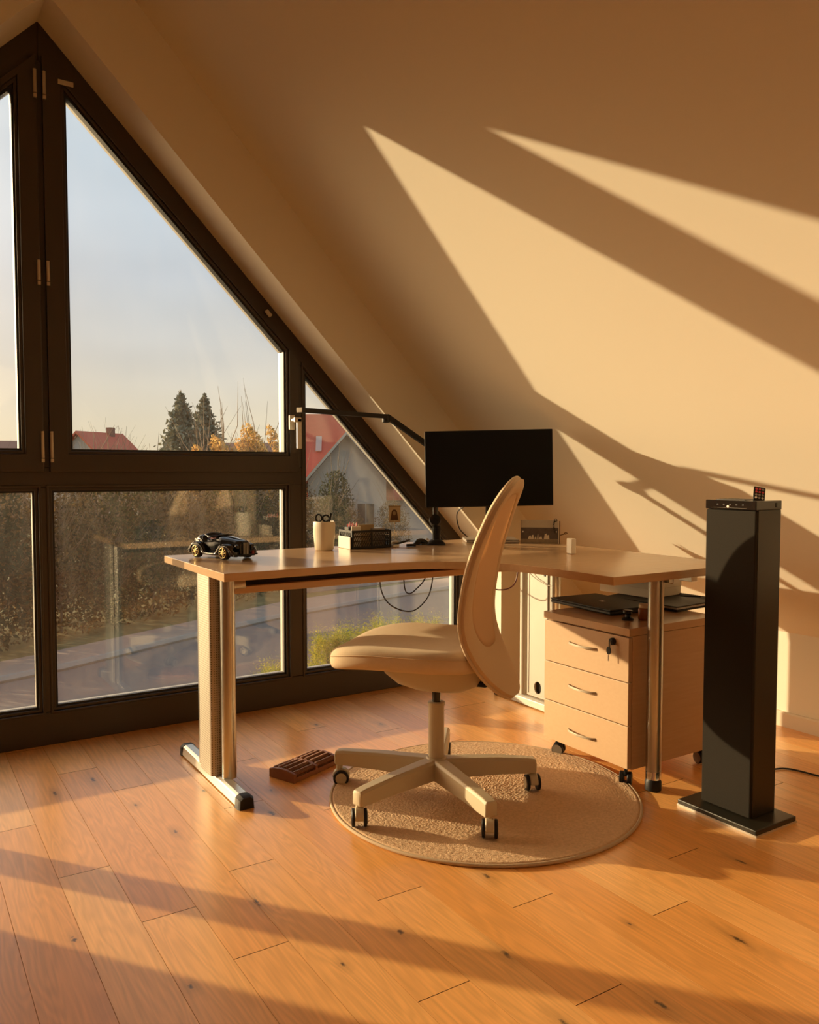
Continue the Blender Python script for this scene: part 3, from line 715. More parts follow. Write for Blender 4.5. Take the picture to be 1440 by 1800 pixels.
for off in (-.003,):
    rows = []
    for q in range(1, 11):
        rows.append([SP(innl(k)[0] * q / 10 * 1.01, .752 + (innl(k)[1] - .752) * q / 10 * 1.005, off + .006 * (1 - (q / 10) ** 2)) for k in range(NT)])
    c0 = pn.v(SP(0, .752, off + .006)); V = [[pn.v(p) for p in row] for row in rows]
    for k in range(NT): pn.f([c0, V[0][k], V[0][(k + 1) % NT]])
    for a_, b_ in zip(V, V[1:]):
        for k in range(NT): pn.f([a_[k], b_[k], b_[(k + 1) % NT], a_[(k + 1) % NT]])
po = pn.build('back_panel', M['knit'], chair, smooth=60)
md = po.modifiers.new('thick', 'SOLIDIFY'); md.thickness = 0.0016
MB().tube([SP(outl(k, .0)[0], outl(k, .0)[1], .006) for k in range(NT)], .0055, 8, closed=True).build('back_piping', M['chair_fabric'], chair, smooth=60)
br = MB()
for s_ in (-1, 1): br.tube([CP(-.10, s_ * .045, .400), CP(-.17, s_ * .045, .398), CP(-.20, s_ * .045, .41), CP(-.213, s_ * .045, .445)], .011, 12)
br.build('back_bracket', M['black'], chair, smooth=50)

# ------------------------------------------------------------------ drawer cabinet
cb = thing('drawer_cabinet', 'beech drawer cabinet on casters with three drawers under the desk', 'cabinet', (2.28, 2.075, 0))
cx0, cx1, cy0, cy1 = 2.052, 2.505, 1.868, 2.280
MB().b2((cx0 + .019, cy0, .062), (cx1, cy1, .512)).build('body', M['laminate'], cb, bevel=.001)
MB().b2((cx0 - .002, cy0 - .003, .514), (cx1 + .003, cy1 + .003, .540)).build('top_panel', M['laminate'], cb, bevel=.0015)
zs = [.066, .212, .358, .510]
for i in range(3):
    z0, z1 = zs[i] + .0015, zs[i + 1] - .0015
    dr = MB().b2((cx0, cy0 + .001, z0), (cx0 + .017, cy1 - .001, z1)).build('drawer', M['laminate_front'], cb, bevel=.0012)
    zc = (.129, .291, .446)[i]
    pts = [(cx0 - .001, 2.150, zc), (cx0 - .012, 2.140, zc), (cx0 - .020, 2.115, zc), (cx0 - .024, 2.083, zc), (cx0 - .020, 2.050, zc), (cx0 - .012, 2.024, zc), (cx0 - .001, 2.014, zc)]
    h = MB().loft([[(p[0], p[1], p[2] + .004), (p[0] + .004, p[1], p[2] + .004), (p[0] + .004, p[1], p[2] - .004), (p[0], p[1], p[2] - .004)] for p in pts]).build('handle', M['hinge'], dr, bevel=.001, smooth=40)
    if i == 2:
        MB().lathe([(.012, 0), (.012, .010), (.009, .013), (.0, .013)], (cx0, 1.937, .487), 24, Matrix.Rotation(-PI / 2, 4, 'Y')).build('lock', M['black'], dr, smooth=40)
        ky = MB().box((cx0 - .018, 1.937, .478), (.002, .007, .026)); ky.build('key', M['chrome'], dr)
        MB().lathe([(.0, -.002), (.009, -.002), (.009, .002), (.0, .002)], (cx0 - .020, 1.939, .457), 18, Matrix.Rotation(-PI / 2, 4, 'Y') @ Matrix.Scale(1.5, 4, (1, 0, 0))).build('key_fob', M['black'], dr)
        MB().box((cx0 - .020, 1.940, .432), (.0015, .004, .020)).build('key', M['chrome'], dr)
for (qx, qy, a) in ((2.085, 1.905, 35), (2.095, 2.245, 120), (2.470, 1.900, 80), (2.465, 2.24, 10)):
    u = Vector((math.cos(R_(a)), math.sin(R_(a)), 0)); ax = Vector((-u.y, u.x, 0)); c = Vector((qx, qy, .0225))
    k_ = MB(); k_.prism([(.010, .0), (.020, .014), (.008, .030), (-.010, .030), (-.016, .012)], -.005, .005, lambda p, t: c + u * p[0] + ax * t + Vector((0, 0, p[1]))); k_.cyl(c + Vector((0, 0, .028)), c + Vector((0, 0, .040)), .007)
    ct = k_.build('caster', M['black'], cb, bevel=.002)
    for sg in (-1, 1):
        MB().tube([c + ax * sg * .006, c + ax * sg * .008, c + ax * sg * .018, c + ax * sg * .020], [.020, .022, .022, .018], 24).build('wheel', M['black'], ct, smooth=40)
        MB().cyl(c + ax * sg * .0195, c + ax * sg * .0205, .019, n=24).build('wheel_ring', M['text_grey'], ct)

# things on the cabinet
lp = thing('laptop', 'closed black laptop lying on the drawer cabinet under the desk', 'laptop', (2.30, 2.235, .541))
lpx = Matrix.Translation((2.300, 2.230, .541)) @ rot(R_(-4))
MB(lpx).box((0, 0, .0085), (.23, .34, .013)).build('base', M['black'], lp, bevel=.004)
MB(lpx).box((0, 0, .0185), (.232, .342, .006)).build('lid', M['black'], lp, bevel=.002)
for (ax_, ay_) in ((-.0, .0), (-.0, .011), (-.011, .0), (-.011, .011)):
    MB(lpx).box((ax_ + .005, ay_ - .005, .0217), (.009, .009, .0004)).build('logo', M['satin'], lp)
fo = thing('document_folder', 'black folder with papers on the cabinet behind the laptop, pale box on it', 'folder', (2.50, 2.17, .541))
fox = Matrix.Translation((2.548, 2.160, .541)) @ rot(R_(3))
MB(fox).box((0, 0, .004), (.24, .33, .005)).build('folder_back', M['black'], fo, bevel=.002)
MB(fox).box((0, 0, .0115), (.22, .31, .008)).build('paper_block', M['paper'], fo)
MB(fox).prism([(-.125, .0175), (.10, .0175), (.128, .030), (.134, .030), (.11, .023), (-.125, .0215)], -.168, .168, lambda p, t: (p[0], t, p[1])).build('cover', M['black'], fo, bevel=.0015)
bx = thing('cardboard_box', 'pale cardboard box on the black folder, pressed under the desk', 'box', (2.58, 2.31, .565))
bxx = Matrix.Translation((2.580, 2.296, .564)) @ rot(R_(4))
MB(bxx).box((0, 0, .032), (.185, .26, .062)).build('box_body', M['box_grey'], bx, bevel=.0015)
MB(bxx).box((0, 0, .050), (.188, .263, .030)).build('box_lid', M['box_grey'], bx, bevel=.0015)
def text_obj(s_, size, X, mat, parent, name='lettering', ext=.0004):
    cu = bpy.data.curves.new('t', 'FONT'); cu.body = s_; cu.size = size; cu.align_x = 'CENTER'; cu.align_y = 'CENTER'; cu.extrude = ext
    t = bpy.data.objects.new('t', cu); COL.objects.link(t)
    dg = bpy.context.evaluated_depsgraph_get(); me = bpy.data.meshes.new_from_object(t.evaluated_get(dg)); bpy.data.objects.remove(t)
    me.transform(X); me.materials.clear(); me.materials.append(mat)
    o = bpy.data.objects.new(name, me); COL.objects.link(o); o.parent = parent; o.matrix_parent_inverse = Matrix.Translation(-Vector(parent['_w'])); return o
FACEX = Matrix.Rotation(-PI / 2, 4, 'Z') @ Matrix.Rotation(PI / 2, 4, 'X')   # text facing -x
FACEY = Matrix.Rotation(PI / 2, 4, 'X')                                      # text facing -y
text_obj('CA  ONE', .018, bxx @ Matrix.Translation((-.0945, .03, .047)) @ FACEX, M['text_grey'], bx)
cmr = thing('magnetic_holder', 'small black round stand beside the laptop corner on the cabinet', 'stand', (2.195, 1.99, .541))
cmx = Matrix.Translation((2.172, 1.985, .541)); s_ = MB(cmx)
MB(cmx).lathe([(.020, 0), (.021, .003), (.016, .008), (.010, .010)], (0, 0, 0), 24).build('stand_base', M['black'], cmr, smooth=40)
MB(cmx).lathe([(.010, .010), (.009, .018), (.014, .022)], (0, 0, 0), 24).build('stand_neck', M['black'], cmr, smooth=40)
MB(cmx).lathe([(.014, .022), (.017, .024), (.017, .032), (.014, .034), (0, .034)], (0, 0, 0), 24).build('stand_head', M['gloss_black'], cmr, smooth=40)
jr = thing('amber_jar', 'small amber brown jar on the cabinet between laptop and chrome pole', 'jar', (2.23, 1.965, .541))
jx = Matrix.Translation((2.225, 1.957, .541))
MB(jx).lathe([(.020, 0), (.022, .003), (.022, .036), (.018, .042)], (0, 0, 0), 28).build('jar_body', M['amber'], jr, smooth=40)
MB(jx).lathe([(.020, .042), (.020, .052), (.018, .054)], (0, 0, 0), 28).build('lid', M['chair_shell'], jr, smooth=40)
pe = MB().tube([(2.575, 2.09, .5785), (2.60, 2.06, .579), (2.62, 2.03, .580)], [.003, .004, .003], 10).build('pen', M['black'], smooth=40)
tag(pe, 'black pen lying on the folder in front of the pale box', 'pen')

# ------------------------------------------------------------------ tower speaker
sp_ = thing('tower_speaker', 'tall black tower speaker on a flat plate right of the desk', 'speaker', (2.20, 1.56, 0))
MB().b2((2.092, 1.415, .002), (2.288, 1.695, .020)).build('base_plate', M['speaker_side'], sp_, bevel=.003)
MB().b2((2.091, 1.414, .0), (2.289, 1.696, .006)).build('base_rim', M['satin'], sp_)
sx0, sx1, sy0, sy1 = 2.145, 2.268, 1.474, 1.648
MB().b2((sx0 + .012, sy0, .020), (sx1, sy1, .944)).build('cabinet', M['speaker_side'], sp_, bevel=.002)
MB().b2((sx0, sy0 + .001, .022), (sx0 + .0125, sy1 - .001, .942)).build('grille', M['speaker'], sp_, bevel=.003)
MB().b2((sx0 - .001, sy0 - .001, .944), (sx1 + .001, sy1 + .001, .972)).build('control_top', M['gloss_black'], sp_, bevel=.002)
MB().b2((sx0 - .0022, sy0 + .03, .949), (sx0 - .0005, sy0 + .145, .9495)).build('control_trim', M['text_grey'], sp_)
for k in range(5): MB().b2((sx0 - .002, sy0 + .04 + k * .022, .957), (sx0 - .0005, sy0 + .046 + k * .022, .961)).build('button', M['black_matte'], sp_)
MB().lathe([(.004, 0), (.004, .002), (0, .002)], (sx0, sy0 + .095, .953), 14, Matrix.Rotation(-PI / 2, 4, 'Y')).build('status_light', M['white_btn'], sp_)
MB().b2((sx1 - .032, sy0 - .0018, .951), (sx1 - .024, sy0 + .001, .965)).build('socket', M['black_matte'], sp_)
MB().b2((sx0 + .03, sy0 + .06, .972), (sx1 - .01, sy0 + .16, .9735)).build('top_dock', M['black'], sp_)
rm = thing('remote_control', 'small black remote with red and white buttons on top of the tower speaker', 'remote', (2.215, 1.505, .973))
rmx = Matrix.Translation((2.212, 1.512, .9725)) @ rot(-YAW - R_(4)) @ Matrix.Rotation(R_(-28), 4, 'X') @ Matrix.Rotation(R_(12), 4, 'Y')
MB(rmx).box((0, 0, .021), (.034, .006, .046)).build('remote_body', M['black'], rm, bevel=.002)
for iy in range(4):
    for ix in range(3):
        mt = [M['white_btn'], M['black_matte'], M['red_btn'], M['red_btn']][iy]
        if (ix, iy) in ((1, 0), (2, 3)): mt = M['cable_grey']
        if iy == 1: mt = M['cable_grey']
        c = Vector(((ix - 1) * .0095, -.0032, .006 + iy * .0098))
        MB(rmx).lathe([(.0034, 0), (.0034, .0012), (0, .0012)], c, 14, Matrix.Rotation(PI / 2, 4, 'X')).build('button', mt, rm)
cab('power_cord', [(2.262, 1.62, .004), (2.40, 1.70, .004), (2.55, 1.715, .004), (2.665, 1.695, .004), (2.70, 1.58, .004), (2.74, 1.36, .004), (2.85, 1.1, .004)], .0032, M['cable'], 'black power cord on the floor behind the tower speaker').__setitem__('category', 'cord')

# ------------------------------------------------------------------ foot massager
fm = thing('foot_massager', 'dark wooden foot roller massager on the floor by the rug', 'massager', (1.2215, 2.605, 0))
fmx = Matrix.Translation((1.2215, 2.608, 0)) @ rot(R_(22.5))
for x_ in (-.1085, .0, .1085):
    pl = []
    for k in range(9): t = -1 + 2 * k / 8; pl.append((t * .060, .030 + .009 * (1 - t * t)))
    pl += [(.060, 0), (-.060, 0)]
    MB(fmx).prism(pl[::-1], x_ - .006, x_ + .006, lambda p, t: (t, p[0], p[1])).build('end_board' if x_ else 'centre_board', M['massager'], fm, bevel=.002)
MB(fmx).box((0, .056, .010), (.21, .007, .016)).build('side_rail', M['massager'], fm)
MB(fmx).box((0, -.056, .010), (.21, .007, .016)).build('side_rail', M['massager'], fm)
for hx in (-.0545, .0545):
    for j in range(5):
        y_ = -.046 + .023 * j; z_ = .026 + .008 * (1 - (y_ / .05) ** 2)
        pf = []
        for k in range(33): pf.append((.0098 if k % 2 else .0078, -.047 + .094 * k / 32))
        MB(fmx).lathe(pf, (hx, y_, z_), 14, Matrix.Rotation(PI / 2, 4, 'Y')).build('roller', M['roller'], fm)

# ------------------------------------------------------------------ monitor
MC = Vector((2.048, 2.613, 1.0705)); mxm = Matrix.Translation(MC) @ rot(-YAW) @ Matrix.Rotation(R_(-1.2), 4, 'Y')
mo = thing('monitor', 'black flat computer monitor switched off behind the chair back', 'monitor', (2.15, 2.78, .741))
MB(mxm).box((0, .011, 0), (.5155, .018, .308)).build('housing', M['black_matte'], mo, bevel=.003)
MB(mxm).box((0, .001, .001), (.510, .003, .302)).build('screen', M['screen'], mo)
MB(mxm).box((0, .030, -.01), (.26, .024, .17)).build('rear_cover', M['black_matte'], mo, bevel=.008)
MB(mxm).box((0.012, .075, -.03), (.035, .07, .04)).build('tilt_joint', M['black_matte'], mo, bevel=.004)
MB(mxm).box((0.012, .115, -.178), (.038, .016, .30)).build('stand_neck', M['black_matte'], mo, bevel=.004)
MB(mxm @ Matrix.Rotation(R_(1.2), 4, 'Y')).box((0.005, .115, -.3265), (.09, .10, .006)).build('stand_base', M['black_matte'], mo, bevel=.002)
cab('monitor_cable', [(2.075, 2.66, 1.0), (2.13, 2.86, .92), (2.20, 3.04, .87), (2.23, 3.07, .80), (2.27, 3.07, .760), (2.30, 3.07, .744)], .0028, M['cable'], 'black cable running from the monitor down to the desk corner')

# ------------------------------------------------------------------ desk lamp
dl = thing('desk_lamp', 'dark slim desk lamp with jointed arm reaching over the desk', 'lamp', (2.04, 2.985, DT))
PT = Vector((2.04, 2.985, 1.150)); EL = Vector((1.758, 2.930, 1.286)); EN = Vector((1.240, 2.666, 1.276))
MB().lathe([(.030, DT + .001), (.030, DT + .012), (.016, DT + .018)], (2.04, 2.985, 0), 28).build('clamp_base', M['black'], dl, smooth=35)
MB().cyl((2.04, 2.985, DT + .01), (2.04, 2.985, 1.15), .0125, n=24).build('post', M['gloss_black'], dl, smooth=40)
MB().cyl((2.047, 2.985, DT + .01), (2.047, 2.985, .82), .018, n=24).build('post_sleeve', M['black'], dl, smooth=40)
kn = MB().lathe([(.016, -.020), (.024, -.018), (.026, .0), (.024, .018), (.016, .020)], (2.028, 2.97, .842), 26, rot(-YAW) @ Matrix.Rotation(R_(70), 4, 'X')); kn.build('knob', M['black'], dl, smooth=40)
def bar(a, b_, w, h, name, mat, parent=dl, bev=.002):
    d = (b_ - a).normalized(); s_ = d.cross(Vector((0, 0, 1))).normalized(); u = s_.cross(d)
    MB().loft([[p + s_ * w + u * h, p - s_ * w + u * h, p - s_ * w - u * h, p + s_ * w - u * h] for p in (a, b_)]).build(name, mat, parent, bevel=bev)
bar(PT, EL, .0085, .0115, 'lower_arm', M['black'])
bar(EL, EN, .011, .0085, 'light_bar', M['black'])
dd = (EN - EL).normalized(); bar(EN, EN + dd * .003, .011, .0085, 'end_cap', M['handle_white'], dl, .0005)
MB().lathe([(.010, -.016), (.017, -.013), (.017, .012), (.012, .016)], tuple(EL + Vector((-.004, 0, -.010))), 20, rot(-YAW)).build('elbow_joint', M['black'], dl, smooth=40)
MB().cyl(PT - Vector((0, 0.018, 0)), PT + Vector((0, .018, 0)), .018).build('post_joint', M['black'], dl, smooth=40)

# ------------------------------------------------------------------ things on the desk
Z = DT + .0006
# pen cup and contents
cu_ = thing('pen_cup', 'tall off-white ceramic pen cup with scissors on the desk', 'cup', (1.485, 2.968, Z))
cpf = [(.030, 0), (.034, .003), (.0375, .04), (.0405, .085), (.0405, .105), (.0385, .116), (.0365, .117), (.0360, .113), (.037, .09), (.034, .04), (.030, .006), (0, .006)]
cux = Matrix.Translation((1.485, 2.968, Z)) @ rot(R_(20))
MB(cux).loft([[(q[0] * (abs(math.cos(2 * PI * k / 48)) ** 4 + abs(math.sin(2 * PI * k / 48)) ** 4) ** (-.14) * math.cos(2 * PI * k / 48), q[0] * (abs(math.cos(2 * PI * k / 48)) ** 4 + abs(math.sin(2 * PI * k / 48)) ** 4) ** (-.14) * math.sin(2 * PI * k / 48), q[1]) for k in range(48)] for q in cpf]).build('cup_body', M['ceramic'], cu_, smooth=50)
sc_ = thing('scissors', 'black handled scissors standing in the off-white pen cup', 'scissors', (1.478, 2.965, Z + .01))
def ringpts(c, a, b_, u, w, n=26): return [c + u * a * math.cos(2 * PI * k / n) + w * b_ * math.sin(2 * PI * k / n) for k in range(n)]
U_ = RT; V_ = Vector((0, 0, 1)); SC = Vector((1.478, 2.965, Z))
MB().tube(ringpts(SC + U_ * -.017 + V_ * .130, .012, .015, U_, V_), .0034, 10, closed=True).build('handle', M['black'], sc_, smooth=60)
MB().tube(ringpts(SC + U_ * .012 + V_ * .129, .013, .013, U_, V_), .0034, 10, closed=True).build('handle', M['black'], sc_, smooth=60)
bl = MB(); bl.tube([SC + U_ * -.014 + V_ * .115, SC + U_ * .0 + V_ * .09, SC + U_ * .01 + V_ * .012], [.004, .005, .001], 6); bl.tube([SC + U_ * .010 + V_ * .115, SC + U_ * .0 + V_ * .09 + FW * .004, SC + U_ * -.01 + V_ * .012 + FW * .004], [.004, .005, .001], 6); bl.build('blade', M['chrome'], sc_)
pn_ = MB().tube([SC + U_ * .006 + V_ * .012 - FW * .010, SC + U_ * .034 + V_ * .150 - FW * .004], [.003, .0038], 12).build('pen', M['black'], smooth=60)
tag(pn_, 'black pen leaning in the pen cup right of the scissors', 'pen')
# folding crate basket
BK = thing('plastic_crate', 'small black lattice plastic crate of stationery on the desk', 'crate', (1.70, 3.00, Z))
b0 = Vector((1.592, 2.930, Z)); ex = Vector((.176, -.008, 0)).normalized(); ey = Vector((.008 / .176, 1, 0)).normalized(); BL, BD, BH = .182, .125, .076
BX = Matrix(((ex.x, ey.x, 0, b0.x), (ex.y, ey.y, 0, b0.y), (0, 0, 1, b0.z), (0, 0, 0, 1)))
MB(BX).b2((0, 0, 0), (BL, BD, .003)).build('crate_floor', M['black'], BK)
def lattice(name, ln, f):
    q = MB(BX); t = .0022
    def bb_(x0, z0, x1, z1): q.loft([[f(x0, y, z0), f(x1, y, z0), f(x1, y, z1), f(x0, y, z1)] for y in (0, t)])
    bb_(0, 0, ln, .010); bb_(0, BH - .009, ln, BH); bb_(0, .010, .009, BH - .009); bb_(ln - .009, .010, ln, BH - .009)
    m_ = ln / 2; bb_(m_ - .004, .010, m_ + .004, BH - .009)
    if ln > .14:
        bb_(.009, .030, ln - .009, .0335); bb_(.009, .050, ln - .009, .0535)
    else:
        bb_(.009, .034, ln - .009, .040)
    x = .012
    while x < ln - .012:
        sgn = 1 if x < m_ else -1
        if abs(x - m_) > .008:
            for (za, zb) in ((.010, .030), (.0335, .050), (.0535, BH - .009)):
                q.loft([[f(x + sgn * .005, y, za), f(x + sgn * .005 + .0028, y, za), f(x - sgn * .003 + .0028, y, zb), f(x - sgn * .003, y, zb)] for y in (0, t)])
        x += .0078
    q.build(name, M['black'], BK)
lattice('lattice_side', BL, lambda a, y, z: (a, y, z)); lattice('lattice_side', BL, lambda a, y, z: (a, BD - y, z))
lattice('lattice_end', BD, lambda a, y, z: (y, a, z)); lattice('lattice_end', BD, lambda a, y, z: (BL - y, a, z))
tag(MB(BX).b2((.008, .020, .004), (.050, .026, .092)).build('notepad', M['paper'], bevel=.001), 'cream notepad standing at the left end of the black crate', 'notepad')
tag(MB(BX).b2((.055, .052, .004), (.128, .062, .096)).build('notebook', M['card_skin'], bevel=.001), 'pale grey notebook standing in the middle of the crate', 'notebook')
tag(MB(BX).b2((.006, .045, .004), (.052, .085, .088)).build('storage_tin', M['black'], bevel=.002), 'black tin standing behind the notepad in the crate', 'tin')
tag(MB(BX).b2((.112, .03, .004), (.170, .10, .080)).build('card_stack', M['cable_grey'], bevel=.002), 'dark grey stack of cards at the right end of the crate', 'cards')
for k in range(9):
    xx = .010 + .0052 * k; mt = M['paper'] if k % 2 else M['red_btn']
    tag(MB(BX).cyl((xx, .06 + .002 * (k % 3), .089), (xx + .001, .062, .100 + .003 * (k % 3)), .0018, n=8).build('paint_brush', mt), '%s tipped brush, %s from the left of those sticking up from the crate' % ('white' if k % 2 else 'pink', ('first', 'second', 'third', 'fourth', 'fifth', 'sixth', 'seventh', 'eighth', 'ninth')[k]), 'brush', 'brushes sticking up from the crate')
# cream panel standing in for the pale left end of the crate
tag(MB(BX).b2((-.006, .006, 0), (-.002, .118, .050)).build('end_panel', M['ceramic'], bevel=.001), 'low cream panel standing in for the pale left end of the crate', 'end_panel')
# photo card holder
ch = thing('card_holder', 'small card clip stand with cream base holding a tan picture card', 'card holder', (1.838, 3.0, Z))
MB().cyl((1.838, 3.0, Z), (1.838, 3.0, Z + .018), .0165, n=28).build('stand_base', M['ceramic'], ch, bevel=.002, smooth=40)
MB().cyl((1.838, 3.0, Z + .018), (1.838, 3.0, .836), .0013, n=8).build('rod', M['chrome'], ch)
MB().cyl((1.838, 3.0, .832), (1.838, 3.0, .850), .0035, n=12).build('clip', M['ceramic'], ch)
cd = thing('picture_card', 'tan picture card with brown arch shape held in the clip stand', 'card', (1.838, 3.0, .845))
cdx = Matrix.Translation((1.836, 2.9985, .876)) @ rot(-YAW)
MB(cdx).b2((-.024, -.0005, -.036), (.026, .0005, .036)).build('card_sheet', M['card_tan'], cd)
MB(cdx).b2((-.026, -.0012, .029), (.028, -.0004, .036)).build('card_band', M['card_skin'], cd)
arch = [(.012 * math.cos(R_(a)), .006 + .013 * math.sin(R_(a))) for a in range(0, 181, 15)] + [(-.017, -.026), (.017, -.026)]
MB(cdx).prism(arch, -.0012, -.0004, lambda p, y: (p[0], y, p[1])).build('card_motif', M['card_brown'], cd)
arch2 = [(.007 * math.cos(R_(a)), .003 + .009 * math.sin(R_(a))) for a in range(0, 360, 20)]
MB(cdx).prism(arch2, -.0018, -.0010, lambda p, y: (p[0], y, p[1])).build('card_motif', M['card_skin'], cd)
# pens / glasses in front of the holder
tag(MB().tube([(1.795, 2.955, Z + .005), (1.885, 2.985, Z + .016), (1.915, 2.998, Z + .022)], [.004, .0045, .002], 12).build('marker_pen', M['black'], smooth=60), 'black marker pen lying before the card clip stand', 'pen')
tag(MB().tube([(1.845, 2.915, Z + .006), (1.885, 2.905, Z + .006)], [.006, .006], 14).build('lens_cap', M['black'], smooth=60, bevel=.001), 'short black cylinder lying right of the marker pen', 'cap')
tag(MB().box((1.80, 2.935, Z + .005), (.035, .02, .009), rot(R_(10))).build('eraser', M['white'], bevel=.002), 'small white eraser lying at the right corner of the crate', 'eraser')
# glasses case / mouse
ms_ = thing('computer_mouse', 'low black arched mouse lying left of the lamp post base', 'mouse', (1.95, 2.965, Z))
def arc_shell(c, L_, h, w, n=16, a=0):
    X_ = Matrix.Translation(c) @ rot(a); rings = []
    for k in range(n + 1):
        t = -1 + 2 * k / n; hh = h * math.sqrt(max(.02, 1 - t * t)); ww = w * (1 - .25 * t * t)
        rings.append([X_ @ Vector((t * L_, ww * math.cos(R_(q)), hh * math.sin(R_(q)))) for q in range(0, 181, 15)])
    return rings
MB().loft(arc_shell((1.955, 2.972, Z), .036, .027, .030, a=-YAW)).build('mouse_body', M['gloss_black'], ms_, smooth=60)
MB().loft(arc_shell((1.978, 2.957, Z), .012, .028, .006, a=-YAW)).build('mouse_trim', M['chrome'], ms_, smooth=60)
gc_ = MB().loft(arc_shell((2.004, 2.925, Z), .040, .024, .026, a=-YAW)).build('glasses_case', M['black'], smooth=60)
tag(gc_, 'rounded black case between the mouse and the lamp post', 'case')
# silver laptop slab
sl = thing('silver_laptop', 'closed silver laptop lying on the desk behind the chair back', 'laptop', (2.30, 2.93, Z))
slx = Matrix.Translation((2.300, 2.925, Z)) @ rot(-YAW + R_(2))
MB(slx).box((0, 0, .006), (.235, .165, .010)).build('base', M['silver'], sl, bevel=.003)
MB(slx).box((0, 0, .0135), (.236, .166, .004)).build('lid', M['silver'], sl, bevel=.0015)
# picture frame with crank
fm_ = thing('picture_block', 'clear acrylic block with dark landscape picture by the wall', 'picture', (2.425, 2.72, Z))
FB = Matrix.Translation((2.4205, 2.724, Z)) @ rot(-YAW - R_(7))
MB(FB).b2((-.083, .004, 0), (.080, .008, .103)).build('backing', M['box_grey'], fm_)
MB(FB).b2((-.083, .0025, .021), (.080, .0038, .070)).build('picture_print', pmat('print_dark', (.10, .075, .065), .5, vary=.4, vscale=60), fm_)
MB(FB).b2((-.083, .0025, .0), (.080, .0038, .021)).build('picture_foreground', pmat('print_tan', (.26, .20, .13), .5, vary=.3, vscale=80), fm_)
for (xc, w_, h_) in ((-.045, .016, .016), (-.033, .012, .020), (-.020, .010, .012), (.002, .016, .012), (.024, .016, .026), (.034, .014, .020), (-.010, .006, .022)):
    MB(FB).prism([(xc - w_ / 2, .019), (xc + w_ / 2, .019), (xc + w_ * .3, .019 + h_), (xc - w_ * .2, .019 + h_ * .9)], .001, .0022, XZ).build('picture_figure', M['ceramic'], fm_)
MB(FB).b2((-.085, -.001, 0), (-.083, .009, .104)).build('frame_edge', M['card_brown'], fm_)
MB(FB).b2((.080, -.002, 0), (.083, .010, .100)).build('frame_edge', M['ceramic'], fm_)
MB(FB).b2((.083, -.002, 0), (.087, .010, .100)).build('frame_edge', M['card_brown'], fm_)
for x_ in (-.075, .070): MB(FB).cyl((x_, .001, .053), (x_, -.002, .053), .003, n=12).build('pin', M['white'], fm_)
kc = MB(FB); EX = Vector((1, 0, 0))
for k in range(9): kc.tube(ringpts(Vector((.062 - .004 * math.sin(k * .5), -.008, .100 - .006 * k)), .003, .004, EX, V_, 12), .0011, 6, closed=True)
kc.tube(ringpts(Vector((.066, -.008, .104)), .006, .006, EX, V_, 16), .0018, 6, closed=True)
tag(kc.build('key_chain', M['black_matte']), 'small dark chain hanging over the right side of the picture block', 'chain')
MB(FB).tube([(.087, .004, .038), (.100, .004, .041), (.108, .004, .048), (.114, .004, .051), (.118, .004, .047), (.112, .004, .043), (.104, .004, .043)], .0020, 8).build('crank', M['card_brown'], fm_)
# white block
tag(MB(Matrix.Translation((2.226, 2.325, Z)) @ rot(R_(-8))).box((0, 0, .030), (.022, .034, .059)).build('adapter_block', M['white'], bevel=.003), 'small white upright block on the right wing of the desk', 'block')

# ------------------------------------------------------------------ toy car
tcx_o = Vector((1.041, 2.921, Z)); cf = Vector((.33, -.944, 0)).normalized(); cl = Vector((cf.y * -1, cf.x, 0)) ; cl = Vector((.944, .33, 0)).normalized()
TC = Matrix(((cf.x, cl.x, 0, tcx_o.x), (cf.y, cl.y, 0, tcx_o.y), (0, 0, 1, tcx_o.z), (0, 0, 0, 1)))
car = thing('toy_car', 'black vintage roadster model car on the left end of the desk', 'model car', tuple(tcx_o))
def sect(x, w, zb, zt, p=.55, n=24):
    rows = []
    for k in range(n):
        a = 2 * PI * k / n; c, s_ = sup(a, p); rows.append((x, c * w, (zb + zt) / 2 + s_ * (zt - zb) / 2))
    return rows
bodyS = [(-.132, .012, .026, .044), (-.126, .026, .018, .058), (-.112, .038, .013, .072), (-.092, .043, .011, .082), (-.070, .044, .010, .087), (-.055, .044, .010, .086), (-.048, .043, .010, .076), (-.02, .043, .010, .074), (.002, .042, .010, .076), (.012, .041, .010, .083), (.04, .037, .010, .080), (.075, .032, .010, .076), (.105, .028, .010, .072), (.120, .027, .010, .070), (.128, .023, .012, .066)]
MB(TC).loft([sect(x, w, zb, zt) for x, w, zb, zt in bodyS]).build('car_body', M['gloss_black'], car, smooth=50)
def fender_z(x):
    zf = .058 * max(0, 1 - ((x - .080) / .052) ** 2) ** .45; zr = .060 * max(0, 1 - ((x + .078) / .052) ** 2) ** .45
    return max(zf, zr, .026 + .010 * math.cos(PI * max(-1, min(1, x / .06))) * -1 * .4)
